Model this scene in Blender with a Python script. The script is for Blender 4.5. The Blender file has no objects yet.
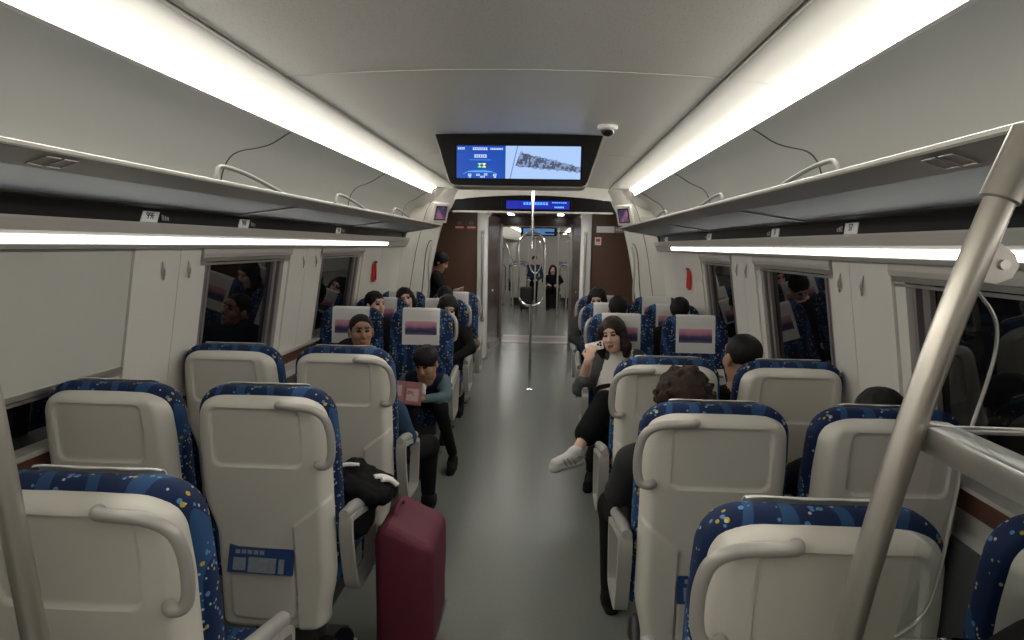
import bpy, bmesh, math, random
import numpy as np
from mathutils import Vector, Matrix
random.seed(4)
PI = math.pi
S = bpy.context.scene
COL = S.collection

# ------------------------------------------------------------------ materials
def mat(name, col, rough=.5, metal=0, emit=None, es=0, spec=.5, bump=0, bscale=60, var=0, vscale=4, coat=0, alpha=1, sheen=0):
    m = bpy.data.materials.new(name); m.use_nodes = True
    nt = m.node_tree; b = nt.nodes['Principled BSDF']
    b.inputs['Base Color'].default_value = (*col, 1)
    b.inputs['Roughness'].default_value = rough
    b.inputs['Metallic'].default_value = metal
    b.inputs['Specular IOR Level'].default_value = spec
    b.inputs['Coat Weight'].default_value = coat
    b.inputs['Sheen Weight'].default_value = sheen
    if emit:
        b.inputs['Emission Color'].default_value = (*emit, 1)
        b.inputs['Emission Strength'].default_value = es
    if bump or var:
        tc = nt.nodes.new('ShaderNodeTexCoord')
    if bump:
        n = nt.nodes.new('ShaderNodeTexNoise'); n.inputs['Scale'].default_value = bscale; n.inputs['Detail'].default_value = 3
        nt.links.new(tc.outputs['Object'], n.inputs['Vector'])
        bp = nt.nodes.new('ShaderNodeBump'); bp.inputs['Strength'].default_value = bump; bp.inputs['Distance'].default_value = .002
        nt.links.new(n.outputs['Fac'], bp.inputs['Height']); nt.links.new(bp.outputs['Normal'], b.inputs['Normal'])
    if var:
        n2 = nt.nodes.new('ShaderNodeTexNoise'); n2.inputs['Scale'].default_value = vscale; n2.inputs['Detail'].default_value = 4
        nt.links.new(tc.outputs['Object'], n2.inputs['Vector'])
        mx = nt.nodes.new('ShaderNodeMix'); mx.data_type = 'RGBA'
        mx.inputs['A'].default_value = (*[c * (1 - var) for c in col], 1)
        mx.inputs['B'].default_value = (*[min(1, c * (1 + var)) for c in col], 1)
        nt.links.new(n2.outputs['Fac'], mx.inputs['Factor'])
        nt.links.new(mx.outputs['Result'], b.inputs['Base Color'])
    return m

M = {}
M['wall'] = mat('wall_panel', (.62, .60, .56), .42, var=.03, bump=.05, bscale=300)
M['pillar'] = mat('pillar_white', (.66, .64, .60), .4, var=.02)
M['bin'] = mat('bin_panel', (.56, .55, .51), .5, var=.03, bump=.05, bscale=300)
M['lining'] = mat('valance_grey', (.42, .40, .37), .45, var=.03)
M['dark'] = mat('black_gloss', (.004, .004, .005), .35, spec=.12)
M['seam'] = mat('seam_dark', (.10, .10, .095), .6)
M['seal'] = mat('seal_rubber', (.02, .02, .02), .6)
M['groove'] = mat('groove_dark', (.03, .03, .03), .7)
M['floor'] = mat('vinyl_floor', (.17, .18, .165), .24, spec=.45, var=.08, vscale=60, bump=.03, bscale=150)
M['heater'] = mat('heater_grey', (.10, .10, .10), .6)
M['wood'] = mat('wood_strip', (.16, .07, .05), .4, var=.2, vscale=20)
M['rail'] = mat('rack_rail_metal', (.20, .185, .17), .38, metal=.6, var=.06, vscale=30)
M['lip'] = mat('rack_lip_metal', (.62, .60, .55), .4)
M['alu'] = mat('brushed_aluminium', (.55, .54, .51), .3, metal=.85, var=.05, vscale=50)
M['chrome'] = mat('chrome', (.75, .75, .74), .12, metal=1)
M['pole'] = mat('satin_pole', (.50, .47, .42), .33, metal=.75, var=.04, vscale=30)
M['rackglass'] = mat('rack_glass', (.045, .080, .115), .42, spec=.4, var=.05, vscale=3)
M['blind'] = mat('roller_blind', (.50, .50, .46), .6, var=.03, bump=.1, bscale=400)
M['shell'] = mat('seat_shell', (.62, .60, .54), .38, var=.025, bump=.12, bscale=600)
M['armrest'] = mat('armrest_grey', (.42, .41, .38), .4, metal=.2)
M['handle'] = mat('handle_grey', (.36, .345, .32), .4, metal=.2)
M['base'] = mat('seat_base', (.04, .04, .042), .5)
M['armpad'] = mat('arm_pad', (.30, .295, .28), .5)
M['brown'] = mat('brown_wall', (.085, .043, .026), .4, var=.05, vscale=2)
M['doorbrown'] = mat('door_brown', (.085, .045, .038), .22, var=.05)
M['frame'] = mat('frame_grey', (.30, .27, .27), .3, metal=.5)
M['white'] = mat('white_plastic', (.75, .74, .72), .4)
M['camglass'] = mat('camera_dome', (.01, .01, .012), .05)
M['tv'] = mat('tv_housing', (.006, .006, .006), .4, spec=.15)
M['tvrim'] = mat('tv_rim', (.40, .38, .35), .35, metal=.6)
M['red'] = mat('red_plastic', (.55, .02, .02), .4)
M['redlabel'] = mat('red_label', (.55, .06, .05), .5)
M['scrcyan2'] = mat('far_screen_blue', (.05, .1, .2), .3, emit=(.06, .16, .32), es=.45)
M['paper'] = mat('paper', (.75, .74, .72), .6)
M['cove'] = mat('light_cove', (.9, .9, .85), .5, emit=(1, .955, .86), es=8.5)
M['ledstrip'] = mat('led_strip', (.9, .9, .9), .5, emit=(1, .965, .90), es=3.4)
M['spot'] = mat('spot_lamp', (.9, .9, .9), .5, emit=(1, .96, .9), es=12)
M['farlight'] = mat('far_cove', (.9, .9, .9), .5, emit=(1, .97, .92), es=2.6)
M['vestfill'] = mat('vestibule_fill_glow', (.9, .9, .9), .5, emit=(1, .97, .92), es=5)  # glow for the added, unseen fill panel of the vestibule
M['numplate'] = mat('number_plate', (.45, .45, .43), .4, emit=(.6, .6, .57), es=.10)
M['numtext'] = mat('number_ink', (.03, .03, .03), .6)
M['mblue'] = mat('magazine_blue', (.02, .05, .16), .35)
M['magpic'] = mat('magazine_picture', (.22, .25, .29), .5, var=.3, vscale=60)
M['maroon'] = mat('suitcase_maroon', (.085, .005, .022), .7, bump=.3, bscale=500, var=.15, vscale=10)
M['rubber'] = mat('black_rubber', (.015, .015, .015), .5)
M['skin'] = mat('skin', (.66, .43, .34), .5, var=.05)
M['skin2'] = mat('skin_tan', (.36, .20, .13), .5, var=.05)
M['lips'] = mat('lips_red', (.34, .05, .05), .4)
M['lipn'] = mat('lips_natural', (.30, .13, .10), .5)
M['eye'] = mat('eye_dark', (.035, .02, .015), .4)
M['brow'] = mat('eyebrow', (.10, .055, .04), .8)
M['hair'] = mat('hair_black', (.007, .0055, .005), .62, spec=.25, bump=.8, bscale=120)
M['hairb'] = mat('hair_brown', (.024, .012, .008), .65, spec=.25, bump=.8, bscale=120)
M['hairr'] = mat('hair_dark_brown', (.018, .008, .007), .5, spec=.3, bump=.6, bscale=120)
M['blackcloth'] = mat('black_cloth', (.010, .010, .011), .9, spec=.12, bump=.4, bscale=60)
M['greycloth'] = mat('grey_denim', (.088, .098, .102), .9, spec=.12, bump=.4, bscale=80, var=.15, vscale=15)
M['charcoal'] = mat('charcoal_cloth', (.035, .036, .037), .9, spec=.12, bump=.4, bscale=60)
M['whitecloth'] = mat('white_cloth', (.80, .78, .74), .9, spec=.12, bump=.3, bscale=60)
M['navy'] = mat('navy_cloth', (.012, .017, .035), .9, spec=.12, bump=.3, bscale=60)
M['jeans'] = mat('blue_denim', (.03, .06, .11), .9, spec=.12, bump=.3, bscale=80)
M['tealgrey'] = mat('teal_grey_cloth', (.10, .15, .17), .9, spec=.12, bump=.3, bscale=60)
M['tan'] = mat('tan_cloth', (.16, .12, .09), .9, spec=.12, bump=.3, bscale=60)
M['phone'] = mat('phone_white', (.72, .66, .64), .25)
M['lens'] = mat('lens_black', (.01, .01, .01), .1)
M['pinkbook'] = mat('book_pink', (.24, .10, .11), .5, var=.2, vscale=20)
M['pinkpage'] = mat('book_page', (.42, .28, .27), .6)
M['sneaker'] = mat('sneaker_silver', (.58, .57, .56), .45, var=.1, vscale=30)
M['sole'] = mat('sneaker_sole', (.62, .60, .57), .6)
M['ledblue'] = mat('led_blue', (.0, .0, .05), .3, emit=(.003, .012, .36), es=.5)
M['ledtext'] = mat('led_text', (.1, .3, .8), .3, emit=(.12, .45, 1), es=.6)
M['scrblue'] = mat('screen_blue', (0, .02, .1), .3, emit=(.003, .045, .30), es=.62)
M['scrwhite'] = mat('screen_white', (.3, .3, .4), .3, emit=(.75, .85, 1), es=.50)
M['scrgreen'] = mat('screen_green', (.3, .5, .1), .3, emit=(.25, .85, .1), es=.5)
M['scryel'] = mat('screen_yellow', (.6, .5, .1), .3, emit=(.8, .8, .1), es=.5)
M['scrcyan'] = mat('screen_cyan', (.1, .3, .6), .3, emit=(.04, .28, .62), es=.45)

def window_glass():
    m = bpy.data.materials.new('night_window_glass'); m.use_nodes = True
    b = m.node_tree.nodes['Principled BSDF']
    b.inputs['Base Color'].default_value = (.004, .004, .005, 1)
    b.inputs['Roughness'].default_value = .02
    b.inputs['IOR'].default_value = 1.7
    b.inputs['Specular IOR Level'].default_value = .5
    return m
M['winglass'] = window_glass()
def clear_glass():
    m = bpy.data.materials.new('clear_screen_glass'); m.use_nodes = True
    nt = m.node_tree; out = nt.nodes['Material Output']; nt.nodes.remove(nt.nodes['Principled BSDF'])
    t = nt.nodes.new('ShaderNodeBsdfTransparent'); t.inputs['Color'].default_value = (.94, .955, .955, 1)
    g = nt.nodes.new('ShaderNodeBsdfGlossy'); g.inputs['Roughness'].default_value = .02
    f = nt.nodes.new('ShaderNodeFresnel'); f.inputs['IOR'].default_value = 1.25
    mx = nt.nodes.new('ShaderNodeMixShader')
    nt.links.new(f.outputs[0], mx.inputs[0]); nt.links.new(t.outputs[0], mx.inputs[1]); nt.links.new(g.outputs[0], mx.inputs[2])
    nt.links.new(mx.outputs[0], out.inputs[0])
    return m
M['clear'] = clear_glass()

class NT:
    """tiny node helper"""
    def __init__(s, name):
        s.m = bpy.data.materials.new(name); s.m.use_nodes = True
        s.nt = s.m.node_tree; s.b = s.nt.nodes['Principled BSDF']
        s.tc = s.nt.nodes.new('ShaderNodeTexCoord')
    def n(s, t, **kw):
        nd = s.nt.nodes.new(t)
        for k, v in kw.items(): setattr(nd, k, v)
        return nd
    def l(s, a, b): s.nt.links.new(a, b)
    def math(s, op, a, b=None, clamp=False):
        nd = s.n('ShaderNodeMath', operation=op); nd.use_clamp = clamp
        for i, v in enumerate((a, b)):
            if v is None: continue
            if isinstance(v, (int, float)): nd.inputs[i].default_value = v
            else: s.l(v, nd.inputs[i])
        return nd.outputs[0]
    def mix(s, f, a, b):
        nd = s.n('ShaderNodeMix'); nd.data_type = 'RGBA'
        for nm, v in (('Factor', f), ('A', a), ('B', b)):
            if isinstance(v, (int, float)): nd.inputs[nm].default_value = v
            elif isinstance(v, tuple): nd.inputs[nm].default_value = (*v, 1)
            else: s.l(v, nd.inputs[nm])
        return nd.outputs['Result']

def fabric(name, dark=1.0):
    s = NT(name); o = s.tc.outputs['Object']
    w = s.n('ShaderNodeTexNoise'); w.inputs['Scale'].default_value = 7; w.inputs['Detail'].default_value = 1; s.l(o, w.inputs['Vector'])
    wave = s.n('ShaderNodeTexWave'); wave.inputs['Scale'].default_value = 3.2; wave.inputs['Distortion'].default_value = 9; wave.inputs['Detail'].default_value = 1
    s.l(o, wave.inputs['Vector'])
    band = s.math('GREATER_THAN', wave.outputs['Fac'], .80)
    c = s.mix(w.outputs['Fac'], (.003, .010, .042), (.005, .023, .090))
    c = s.mix(s.math('MULTIPLY', band, .45), c, (.035, .12, .28))
    def dots(scale, thr, keep, colr, c, seed):
        mp = s.n('ShaderNodeMapping'); mp.inputs['Location'].default_value = (seed, seed * .7, seed * 1.3); s.l(o, mp.inputs['Vector'])
        v = s.n('ShaderNodeTexVoronoi'); v.inputs['Scale'].default_value = scale; s.l(mp.outputs[0], v.inputs['Vector'])
        d = s.math('LESS_THAN', v.outputs['Distance'], thr)
        sp = s.n('ShaderNodeSeparateColor'); s.l(v.outputs['Color'], sp.inputs[0])
        k = s.math('LESS_THAN', sp.outputs[0], keep)
        return s.mix(s.math('MULTIPLY', d, k), c, colr)
    c = dots(58, .36, .20, (.08, .22, .42), c, 3.1)
    c = dots(46, .30, .16, (.42, .32, .05), c, 0)
    c = dots(80, .30, .13, (.45, .45, .42), c, 7.7)
    s.l(c, s.b.inputs['Base Color']); s.b.inputs['Roughness'].default_value = .75
    s.b.inputs['Specular IOR Level'].default_value = .3
    n2 = s.n('ShaderNodeTexNoise'); n2.inputs['Scale'].default_value = 500; s.l(o, n2.inputs['Vector'])
    bp = s.n('ShaderNodeBump'); bp.inputs['Strength'].default_value = .2; bp.inputs['Distance'].default_value = .001
    s.l(n2.outputs['Fac'], bp.inputs['Height']); s.l(bp.outputs[0], s.b.inputs['Normal'])
    return s.m
M['fabric'] = fabric('patterned_blue_fabric')

def cover_mat():
    # printed landscape: white cloth, pink to purple sky over dark hills
    s = NT('printed_headrest_cloth'); sx = s.n('ShaderNodeSeparateXYZ'); s.l(s.tc.outputs['Object'], sx.inputs[0])
    x, z = sx.outputs['X'], sx.outputs['Z']
    n = s.n('ShaderNodeTexNoise'); n.inputs['Scale'].default_value = 14; n.inputs['Detail'].default_value = 4; s.l(s.tc.outputs['Object'], n.inputs['Vector'])
    zz = s.math('ADD', z, s.math('MULTIPLY', s.math('SUBTRACT', n.outputs['Fac'], .5), .05))
    mr = s.n('ShaderNodeMapRange'); mr.inputs['From Min'].default_value = .930; mr.inputs['From Max'].default_value = 1.045; s.l(zz, mr.inputs['Value'])
    cr = s.n('ShaderNodeValToRGB'); s.l(mr.outputs[0], cr.inputs[0])
    e = cr.color_ramp.elements; e[0].position = 0; e[0].color = (.10, .09, .20, 1); e[1].position = 1; e[1].color = (.62, .42, .46, 1)
    for p, c in ((.22, (.03, .035, .09)), (.42, (.10, .07, .17)), (.55, (.42, .18, .30)), (.78, (.60, .28, .36))):
        k = e.new(p); k.color = (*c, 1)
    inx = s.math('LESS_THAN', s.math('ABSOLUTE', x), .125)
    inz = s.math('MULTIPLY', s.math('GREATER_THAN', z, .93), s.math('LESS_THAN', z, 1.035))
    c = s.mix(s.math('MULTIPLY', inx, inz), (.66, .65, .64), cr.outputs[0])
    s.l(c, s.b.inputs['Base Color']); s.b.inputs['Roughness'].default_value = .8
    return s.m
M['cover'] = cover_mat()

def ceil_mat(perf):
    s = NT('ceiling_perforated' if perf else 'ceiling_plain'); o = s.tc.outputs['Object']
    c = (.74, .72, .67)
    if perf:
        v = s.n('ShaderNodeTexVoronoi'); v.inputs['Scale'].default_value = 85; s.l(o, v.inputs['Vector'])
        d = s.math('LESS_THAN', v.outputs['Distance'], .20)
        c = s.mix(s.math('MULTIPLY', d, .45), c, (.30, .21, .19)); s.l(c, s.b.inputs['Base Color'])
    else: s.b.inputs['Base Color'].default_value = (*c, 1)
    s.b.inputs['Roughness'].default_value = .45
    return s.m
M['ceilp'] = ceil_mat(True); M['ceil'] = ceil_mat(False)

def poster_mat():
    s = NT('poster_purple'); n = s.n('ShaderNodeTexNoise'); n.inputs['Scale'].default_value = 9; s.l(s.tc.outputs['Object'], n.inputs['Vector'])
    c = s.mix(s.math('MULTIPLY', s.math('SUBTRACT', n.outputs['Fac'], .45), 5, True), (.03, .025, .06), (.22, .09, .17))
    s.l(c, s.b.inputs['Base Color']); s.l(c, s.b.inputs['Emission Color']); s.b.inputs['Emission Strength'].default_value = .35
    s.b.inputs['Roughness'].default_value = .3
    return s.m
M['poster'] = poster_mat()

def video_mat():
    # aerial video picture: pale sky and sand with a dark built-up band
    s = NT('screen_video'); o = s.tc.outputs['Object']; sx = s.n('ShaderNodeSeparateXYZ'); s.l(o, sx.inputs[0])
    x, z = sx.outputs['X'], sx.outputs['Z']
    n = s.n('ShaderNodeTexNoise'); n.inputs['Scale'].default_value = 38; n.inputs['Detail'].default_value = 5; s.l(o, n.inputs['Vector'])
    v = s.n('ShaderNodeTexVoronoi'); v.inputs['Scale'].default_value = 40; s.l(o, v.inputs['Vector'])
    # band centre slopes down to the right
    zc = s.math('ADD', s.math('MULTIPLY', x, -.16), -.005)
    dz = s.math('ABSOLUTE', s.math('SUBTRACT', z, zc))
    w = s.math('SUBTRACT', .036, s.math('MULTIPLY', x, .078))
    wn = s.math('ADD', w, s.math('MULTIPLY', s.math('SUBTRACT', n.outputs['Fac'], .5), .06))
    inb = s.math('MULTIPLY', s.math('LESS_THAN', dz, wn), s.math('GREATER_THAN', x, s.math('SUBTRACT', s.math('MULTIPLY', z, .35), .172)))
    bld = s.mix(s.math('GREATER_THAN', n.outputs['Fac'], .52), (.05, .07, .13), (.20, .28, .46))
    c = s.mix(inb, (.36, .53, .88), bld)
    # slanted page edge at left
    edge = s.math('LESS_THAN', s.math('ABSOLUTE', s.math('SUBTRACT', s.math('SUBTRACT', x, s.math('MULTIPLY', z, .22)), -.190)), .003)
    c = s.mix(edge, c, (.12, .17, .30))
    s.l(c, s.b.inputs['Emission Color']); s.b.inputs['Emission Strength'].default_value = .52
    s.b.inputs['Base Color'].default_value = (.02, .02, .02, 1); s.b.inputs['Roughness'].default_value = .3
    return s.m
M['video'] = video_mat()

# ------------------------------------------------------------------ mesh helpers
def link(name, me, m, parent=None, smooth=True):
    o = bpy.data.objects.new(name, me); COL.objects.link(o)
    if m is not None and not len(me.materials):
        for mm in (m if isinstance(m, (list, tuple)) else [m]): me.materials.append(mm)
    if parent is not None: o.parent = parent
    if smooth:
        me.polygons.foreach_set('use_smooth', [True] * len(me.polygons))
    return o

def obj(name, bm, m, parent=None, smooth=False, auto=35):
    bmesh.ops.recalc_face_normals(bm, faces=bm.faces)
    me = bpy.data.meshes.new(name); 
    if smooth:
        for f in bm.faces: f.smooth = True
        for e in bm.edges:
            if len(e.link_faces) == 2 and e.calc_face_angle(0) > math.radians(auto): e.smooth = False
    bm.to_mesh(me); bm.free()
    return link(name, me, m, parent, smooth=False)

def NB(): return bmesh.new()
def box(bm, a, b, bev=0, rot=None, seg=2):
    c = Vector([(a[i] + b[i]) / 2 for i in range(3)]); d = [abs(b[i] - a[i]) for i in range(3)]
    r = bmesh.ops.create_cube(bm, size=1); vs = r['verts']
    for v in vs: v.co = Vector((v.co.x * d[0], v.co.y * d[1], v.co.z * d[2]))
    if bev:
        es = list({e for v in vs for e in v.link_edges})
        rb = bmesh.ops.bevel(bm, geom=es, offset=min(bev, min(d) * .49), segments=seg, affect='EDGES', profile=.5)
        vs = list({v for f in rb['faces'] for v in f.verts} | {v for v in vs if v.is_valid})
    for v in vs:
        if rot is not None: v.co = rot @ v.co
        v.co += c
    return vs
def tube(bm, pts, r, n=12, closed=False, cap=True):
    pts = [Vector(p) for p in pts]; N = len(pts)
    rs = r if isinstance(r, (list, tuple)) else [r] * N
    rings = []; up = None
    for i, p in enumerate(pts):
        a = pts[(i - 1) % N] if (i > 0 or closed) else p; b = pts[(i + 1) % N] if (i < N - 1 or closed) else p
        t = (b - a).normalized()
        if up is None:
            up = t.orthogonal().normalized()
        up = (up - t * up.dot(t)).normalized(); s = t.cross(up)
        rings.append([bm.verts.new(p + (up * math.cos(2 * PI * k / n) + s * math.sin(2 * PI * k / n)) * rs[i]) for k in range(n)])
    M_ = N if closed else N - 1
    for i in range(M_):
        A, B = rings[i], rings[(i + 1) % N]
        off = 0
        if closed and i == N - 1:
            off = min(range(n), key=lambda q: (A[0].co - B[q].co).length)
        for k in range(n):
            bm.faces.new((A[k], A[(k + 1) % n], B[(k + 1 + off) % n], B[(k + off) % n]))
    if cap and not closed:
        bm.faces.new(rings[0][::-1]); bm.faces.new(rings[-1])
def smooth_path(pts, it=3, closed=False):
    pts = [Vector(p) for p in pts]
    for _ in range(it):
        q = []
        n = len(pts)
        rng = range(n if closed else n - 1)
        if not closed: q.append(pts[0])
        for i in rng:
            a, b = pts[i], pts[(i + 1) % n]
            q += [a * .75 + b * .25, a * .25 + b * .75]
        if not closed: q.append(pts[-1])
        pts = q
    return pts
def prism(bm, poly, y0, y1):
    """poly = [(x,z)] extruded along y"""
    A = [bm.verts.new((x, y0, z)) for x, z in poly]; B = [bm.verts.new((x, y1, z)) for x, z in poly]
    n = len(poly)
    for i in range(n): bm.faces.new((A[i], A[(i + 1) % n], B[(i + 1) % n], B[i]))
    bm.faces.new(A[::-1]); bm.faces.new(B)
def ribbon(bm, pts, y0, y1, t, outward):
    """thick sheet following an open profile; outward = (cx,cz) point it faces, thickness goes away from it"""
    P = [Vector((x, z)) for x, z in pts]; Q = []
    for i, p in enumerate(P):
        a = P[max(i - 1, 0)]; b = P[min(i + 1, len(P) - 1)]
        d = (b - a).normalized(); nn = Vector((-d.y, d.x))
        if nn.dot(p - Vector(outward)) < 0: nn = -nn
        Q.append(p + nn * t)
    prism(bm, [tuple(p) for p in P] + [tuple(q) for q in Q[::-1]], y0, y1)
def plate(bm, corners, t):
    """flat plate from 4 corners with thickness vector t"""
    t = Vector(t); A = [bm.verts.new(c) for c in corners]; B = [bm.verts.new(Vector(c) + t) for c in corners]
    n = len(A)
    for i in range(n): bm.faces.new((A[i], A[(i + 1) % n], B[(i + 1) % n], B[i]))
    bm.faces.new(A[::-1]); bm.faces.new(B)
def cyl(bm, a, b, r, n=20): tube(bm, [a, b], r, n)
def lathe(bm, prof, c, axis='z', n=28):
    """prof [(r,h)]"""
    rings = []
    for r, h in prof:
        rings.append([bm.verts.new(Vector(c) + Vector((r * math.cos(2 * PI * k / n), r * math.sin(2 * PI * k / n), h))) for k in range(n)])
    for A, B in zip(rings, rings[1:]):
        for k in range(n): bm.faces.new((A[k], A[(k + 1) % n], B[(k + 1) % n], B[k]))
    bm.faces.new(rings[0][::-1]); bm.faces.new(rings[-1])

def tag(o, label=None, cat=None, group=None, kind=None):
    if label: o['label'] = label
    if cat: o['category'] = cat
    if group: o['group'] = group
    if kind: o['kind'] = kind
    return o
def empty(name, loc, rz=0, label=None, cat=None, group=None):
    o = bpy.data.objects.new(name, None); COL.objects.link(o); o.location = loc; o.rotation_euler = (0, 0, rz)
    o.empty_display_size = .1
    return tag(o, label, cat, group)
def struct(name, bm, m, smooth=False, label=None):
    o = obj(name, bm, m, None, smooth); o['kind'] = 'structure'
    if label: o['label'] = label
    return o
def sstruct(o): o['kind'] = 'structure'; return o

# ------------------------------------------------------------------ signed-distance figures
def sd_caps(P, a, b, r0, r1):
    a = np.array(a, float); b = np.array(b, float); d = b - a; L = max(d @ d, 1e-9)
    t = np.clip(((P - a) @ d) / L, 0, 1)
    return np.linalg.norm(P - a - t[..., None] * d, axis=-1) - (r0 + (r1 - r0) * t)
def sd_ell(P, c, r, R):
    q = (P - np.array(c, float)) @ R
    r = np.array(r, float)
    k0 = np.linalg.norm(q / r, axis=-1); k1 = np.linalg.norm(q / (r * r), axis=-1) + 1e-9
    return k0 * (k0 - 1) / k1
I3 = np.eye(3)
def C(a, b, r0, r1=None, m=0, k=.02): return dict(t='c', a=np.array(a, float), b=np.array(b, float), r0=r0, r1=r0 if r1 is None else r1, m=m, k=k)
def EL(c, r, m=0, R=I3, k=.02, sub=False): return dict(t='e', c=np.array(c, float), r=np.array(r, float), R=np.array(R, float), m=m, k=k, sub=sub)
def psd(p, P): return sd_caps(P, p['a'], p['b'], p['r0'], p['r1']) if p['t'] == 'c' else sd_ell(P, p['c'], p['r'], p['R'])
def pbb(p):
    if p['t'] == 'c':
        r = max(p['r0'], p['r1']); return np.minimum(p['a'], p['b']) - r, np.maximum(p['a'], p['b']) + r
    r = p['r'].max(); return p['c'] - r, p['c'] + r
def nets(prims, h, noise=0):
    lo = np.min([pbb(p)[0] for p in prims if not p.get('sub')], 0) - 4 * h; hi = np.max([pbb(p)[1] for p in prims if not p.get('sub')], 0) + 4 * h
    n = np.ceil((hi - lo) / h).astype(int) + 1
    D = np.full(n, .25, np.float32)
    for p in prims:
        a, b = pbb(p); mg = p['k'] * 1.2 + 3 * h
        i0 = np.clip(np.floor((a - mg - lo) / h).astype(int), 0, n - 1); i1 = np.clip(np.ceil((b + mg - lo) / h).astype(int) + 1, 1, n)
        if (i1 <= i0).any(): continue
        ax = [lo[j] + h * np.arange(i0[j], i1[j]) for j in range(3)]
        P = np.stack(np.meshgrid(*ax, indexing='ij'), -1)
        d = psd(p, P).astype(np.float32)
        sl = tuple(slice(i0[j], i1[j]) for j in range(3)); A = D[sl]; k = p['k']
        if p.get('sub'):
            d = -d; hh = np.maximum(k - np.abs(A - d), 0) / k; D[sl] = np.maximum(A, d) + hh * hh * k * .25
        else:
            hh = np.maximum(k - np.abs(A - d), 0) / k; D[sl] = np.minimum(A, d) - hh * hh * k * .25
    if noise:
        rng = np.random.RandomState(3)
        g = rng.rand(*n).astype(np.float32) - .5
        for _ in range(3):
            for a_ in range(3): g = (g + np.roll(g, 1, a_) + np.roll(g, -1, a_)) / 3
        D += g / g.std() * noise
    D[0] = D[-1] = .1; D[:, 0] = D[:, -1] = .1; D[:, :, 0] = D[:, :, -1] = .1
    ins = D < 0
    cs = np.zeros(tuple(n - 1), np.int8)
    for dx in (0, 1):
        for dy in (0, 1):
            for dz in (0, 1):
                cs += ins[dx:n[0] - 1 + dx, dy:n[1] - 1 + dy, dz:n[2] - 1 + dz]
    act = (cs > 0) & (cs < 8); idx = np.argwhere(act)
    vid = np.full(tuple(n - 1), -1, np.int64); vid[act] = np.arange(len(idx))
    acc = np.zeros((len(idx), 3)); cnt = np.zeros(len(idx))
    for ax_ in range(3):
        o1, o2 = [q for q in range(3) if q != ax_]
        for u in (0, 1):
            for v in (0, 1):
                off = np.zeros(3, int); off[o1] = u; off[o2] = v
                e = off.copy(); e[ax_] = 1
                p0 = idx + off; p1 = idx + e
                d0 = D[tuple(p0.T)]; d1 = D[tuple(p1.T)]
                mk = (d0 < 0) != (d1 < 0)
                t = np.where(mk, d0 / np.where(mk, d0 - d1, 1), 0)
                pt = p0.astype(float); pt[:, ax_] += t
                acc[mk] += pt[mk]; cnt[mk] += 1
    V = acc / cnt[:, None] * h + lo
    F = []
    for ax_ in range(3):
        o1, o2 = (ax_ + 1) % 3, (ax_ + 2) % 3
        s0 = [slice(None)] * 3; s1 = [slice(None)] * 3; s0[ax_] = slice(0, -1); s1[ax_] = slice(1, None)
        a_ = ins[tuple(s0)]; b_ = ins[tuple(s1)]
        E_ = np.argwhere(a_ != b_)
        E_ = E_[(E_[:, o1] > 0) & (E_[:, o2] > 0) & (E_[:, o1] < n[o1] - 1) & (E_[:, o2] < n[o2] - 1)]
        q = []
        for u, v in ((-1, -1), (0, -1), (0, 0), (-1, 0)):
            c_ = E_.copy(); c_[:, o1] += u; c_[:, o2] += v; q.append(vid[tuple(c_.T)])
        q = np.stack(q, 1); fl = ~a_[tuple(E_.T)]
        q[fl] = q[fl][:, ::-1]; F.append(q)
    F = np.concatenate(F)
    return V, F
def blob(name, prims, mats, parent, h=.008, noise=0, origin=None):
    V, F = nets(prims, h, noise)
    best = np.full(len(V), 9.); mi = np.zeros(len(V), int)
    for p in prims:
        if p.get('sub'): continue
        d = psd(p, V); u = d < best; best[u] = d[u]; mi[u] = p['m']
    o3 = np.array(parent.location if parent is not None else (0, 0, 0))
    me = bpy.data.meshes.new(name)
    me.vertices.add(len(V)); me.vertices.foreach_set('co', (V - o3).ravel())
    me.loops.add(len(F) * 4); me.loops.foreach_set('vertex_index', F.ravel())
    me.polygons.add(len(F)); me.polygons.foreach_set('loop_start', np.arange(len(F)) * 4)
    for mm in mats: me.materials.append(mm)
    me.polygons.foreach_set('material_index', mi[F[:, 0]])
    me.update(); me.validate()
    return link(name, me, None, parent)

def rotm(yaw, pitch=0, roll=0):
    """columns = local x,y,z; yaw about z (0 faces +y), pitch up, roll"""
    return np.array(Matrix.Rotation(yaw, 3, 'Z') @ Matrix.Rotation(pitch, 3, 'X') @ Matrix.Rotation(roll, 3, 'Y'))

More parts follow.
